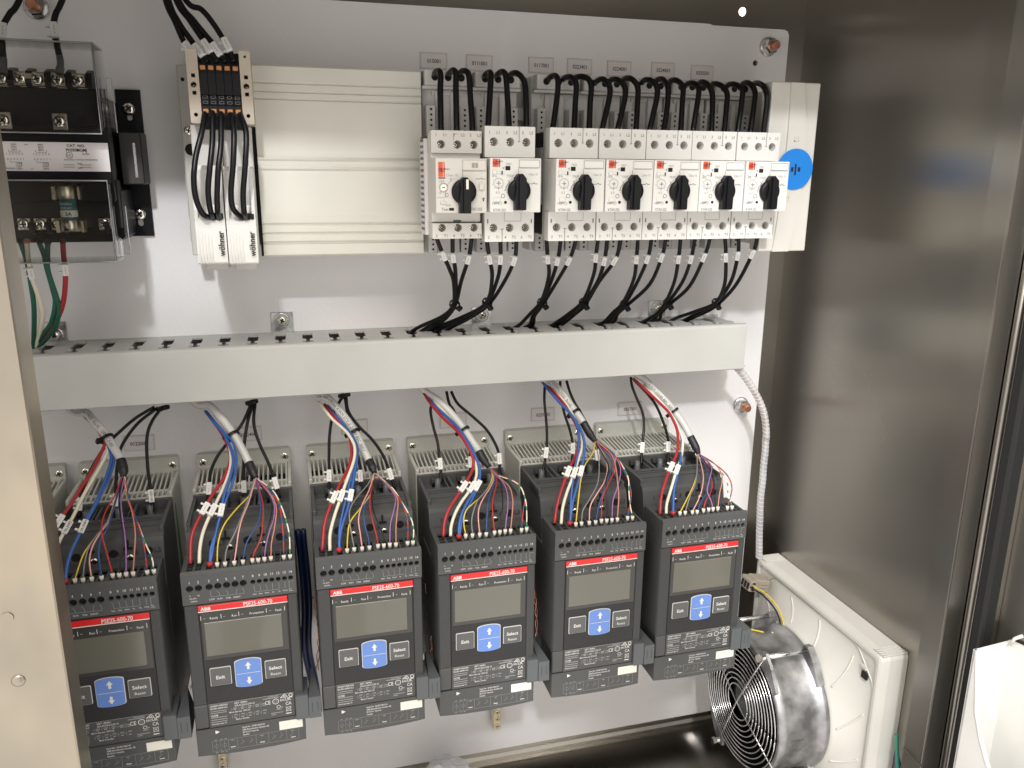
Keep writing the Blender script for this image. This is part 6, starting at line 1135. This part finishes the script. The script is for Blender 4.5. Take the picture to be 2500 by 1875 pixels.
# earth stud and green lead on the wall in front of the fan
t = thing('earth_stud', 'copper stud with nut on the side wall at the bottom right corner', 'bolt', (351, 262, -636))
b = MB(); b.lathe((-6, 0, 0), [(10.5, 0), (10.5, 2)], 'zinc', 'x', 28); b.build('washer', t)
b = MB(); b.hull([[(-x, r*cos(R(60*i+20)), r*sin(R(60*i+20))) for i in range(6)] for r, x in ((9, 7), (9.4, 9), (9.4, 15), (8, 16.4))], 'nickel', smooth=False); b.build('nut', t)
b = MB(); b.lathe((0, 0, 0), [(4.6, 0), (4.6, -22), (4, -23)], 'copper', 'x', 20); b.build('stud', t)
w = wire('earth_wire', [(344, 252, -588), (343.5, 256, -604), (342, 264, -625), (341, 274, -650), (341, 284, -680)], 2.0, 'w_teal', 'green earth wire hanging at the lower right by the copper stud')
o = Vector((344, 252, -588)); b = MB(); b.tube([tuple(Vector(p)-o) for p in ((345, 256, -612), (346, 259, -622), (346, 261, -630))], [2.4, 3.6, 3.4], 'w_blue', 10); b.build('ring_lug', w)
# ================================================================ open door and document pocket
def door():
    t = thing('cabinet_door', 'stainless cabinet door standing open at the right edge', 'door', (354, 303, -768))
    b = MB(); b.box(19, 21, 8, 620, 0, 950, 'steel'); b.build('door_skin', t)
    b = MB(); b.box(-3, 13, 6, 18, 0, 950, 'rubber', 3, 2); b.build('door_gasket', t)
    b = MB(); b.box(13, 19, 8, 16, 0, 950, 'steel', .8); b.build('door_return', t)
    t.rotation_euler = (0, 0, R(4))
door()
def pocket():
    t = thing('document_pocket', 'white plastic document pocket on the inside of the open door', 'document holder', (371.5, 334, -700))
    b = MB()
    n = 14; cut = []
    for i in range(n+1):
        u = i/n; cut.append((3+118*u, 266-150*math.sqrt(max(0, u*(2-u)))))
    b.prism([(0, 0), (240, 0), (240, 264), (237, 266)]+[(240-c[0], c[1]) for c in cut[:-1]][0:0]+[(121, 116)]+[c for c in cut[::-1]][1:]+[(0, 266)], -44, -41.6, 'white', 'dz')
    rim = [(-42.8, c[0], c[1]) for c in cut]; b.tube(rim, 1.9, 'white', 8)
    ov = [(40+22*cos(2*pi*i/24), 60+55*sin(2*pi*i/24)) for i in range(24)]; b.prism(ov, -45, -44, 'white', 'dz'); b.build('front_panel', t)
    b = MB(); b.box(-44, 0, 0, 2.4, 0, 266, 'white', .4); b.box(-44, 0, 237.6, 240, 0, 266, 'white', .4); b.box(-44, 0, 0, 240, 0, 2.4, 'white'); b.build('pocket_sides', t)
    b = MB(); b.prism([(0, 0), (240, 0), (240, 274), (224, 282), (30, 282), (22, 280), (16, 272), (14, 268), (0, 266)], -2.4, 0, 'white', 'dz'); b.tube([(-8, 6, 266), (-8, 9, 274), (-6, 14, 279)], 1.5, 'white', 8); b.build('back_panel', t)
    t.rotation_euler = (0, 0, R(5))
pocket()
# ================================================================ the person taking the picture (their shadow falls on the panel)
def person():
    t = thing('person', 'person in dark clothes standing before the open cabinet, casting the soft head and shoulder shadow', 'person', (-250, 1080, -1040))
    def skinned(name, pts, edges, mat, sub=2):
        me = bpy.data.meshes.new(name); me.from_pydata([P(x+0, d, z) for x, d, z, r in pts], edges, []); o = bpy.data.objects.new(name, me); C.objects.link(o); o.parent = t
        sk = o.modifiers.new('skin', 'SKIN'); sk.use_smooth_shade = True
        for v, p in zip(me.skin_vertices[0].data, pts): v.radius = (p[3][0]*MM, p[3][1]*MM) if isinstance(p[3], tuple) else (p[3]*MM, p[3]*MM)
        me.skin_vertices[0].data[0].use_root = True
        s = o.modifiers.new('sub', 'SUBSURF'); s.levels = s.render_levels = sub; me.materials.append(M[mat]); return o
    # skeleton: pelvis root, spine, head, arms raised to the chest, legs
    p = [(0, 30, 900, (150, 105)), (-70, 20, 1160, (150, 100)), (-125, 10, 1380, (165, 95)), (-120, 5, 1530, (110, 75)), (-50, -5, 1580, 58), (4, -15, 1610, 60),
         (-305, 5, 1515, 62), (35, 5, 1500, 62), (-345, -20, 1250, 45), (110, -20, 1250, 45), (-120, -150, 1060, 34), (110, -150, 1060, 34),
         (-95, 25, 830, 88), (95, 25, 830, 88), (-105, 20, 480, 60), (105, 20, 480, 60), (-110, 30, 70, 42), (110, 30, 70, 42), (-115, -90, 30, 38), (115, -90, 30, 38)]
    e = [(0, 1), (1, 2), (2, 3), (3, 4), (4, 5), (3, 6), (3, 7), (6, 8), (7, 9), (8, 10), (9, 11), (0, 12), (0, 13), (12, 14), (13, 15), (14, 16), (15, 17), (16, 18), (17, 19)]
    skinned('clothing', p, e, 'cloth')
    b = MB(); rg = []
    for z, rx, ry, dy in ((1540, 50, 55, 0), (1575, 58, 70, -8), (1610, 68, 88, -12), (1650, 76, 98, -8), (1690, 78, 100, -4), (1730, 70, 92, 2), (1760, 48, 66, 6), (1772, 10, 14, 8)):
        rg.append([(rx*cos(2*pi*i/24), dy-8+ry*sin(2*pi*i/24), z) for i in range(24)])
    b.hull(rg, 'skin')
    for s in (-1, 1): b.hull([[(s*74, 0+12*cos(2*pi*i/8), 1660+28*sin(2*pi*i/8)) for i in range(8)], [(s*86, 8+10*cos(2*pi*i/8), 1662+26*sin(2*pi*i/8)) for i in range(8)]], 'skin')
    b.hull([[(12*cos(2*pi*i/8), -104, 1645+20*sin(2*pi*i/8)) for i in range(8)], [(7*cos(2*pi*i/8), -130, 1636+9*sin(2*pi*i/8)) for i in range(8)]], 'skin')
    for s in (-1, 1): b.cyl((s*32, -101, 1672), 11, -3, 'sticker', n=12); b.cyl((s*32, -104, 1672), 5, -1, 'void', n=10)
    b.hull([[(26*cos(2*pi*i/10), -96, 1600+5*sin(2*pi*i/10)) for i in range(10)], [(22*cos(2*pi*i/10), -101, 1600+4*sin(2*pi*i/10)) for i in range(10)]], 'c_salmon')
    b.build('head', t)
    b = MB(); rg = []
    for z, rx, ry, dy in ((1640, 80, 70, 38), (1690, 84, 96, 10), (1735, 78, 98, 6), (1768, 56, 74, 6), (1784, 12, 16, 6)):
        rg.append([(rx*cos(2*pi*i/24), dy+ry*sin(2*pi*i/24), z) for i in range(24)])
    b.hull(rg, 'hair'); b.build('hair', t)
    for s in (-1, 1):                                   # hands round the phone
        hx = s*98
        pts = [(hx, -158, 1056, (26, 20)), (s*84, -190, 1050, (34, 15)), (s*70, -214, 1048, (32, 12))]; ed = [(0, 1), (1, 2)]
        for j, dz in enumerate((26, 9, -8, -24)):
            n = len(pts); ln = (30, 34, 32, 26)[j]
            pts += [(s*66, -222, 1048+dz, 9), (s*48, -234, 1050+dz*1.05, 8.5), (s*(48-ln*.7), -240, 1052+dz, 7.5)]; ed += [(2, n), (n, n+1), (n+1, n+2)]
        n = len(pts); pts += [(s*74, -196, 1078, 11), (s*58, -214, 1092, 10), (s*36, -222, 1096, 8.5)]; ed += [(1, n), (n, n+1), (n+1, n+2)]
        skinned('hand', pts, ed, 'skin')
    return t
person()
def phone():
    t = thing('phone', 'dark phone held in both hands before the cabinet', 'phone', (-226, 838, -45))
    b = MB(); b.box(-75, 75, 0, 8, -37, 37, 'black', 3, 2); b.build('phone_body', t)
phone()
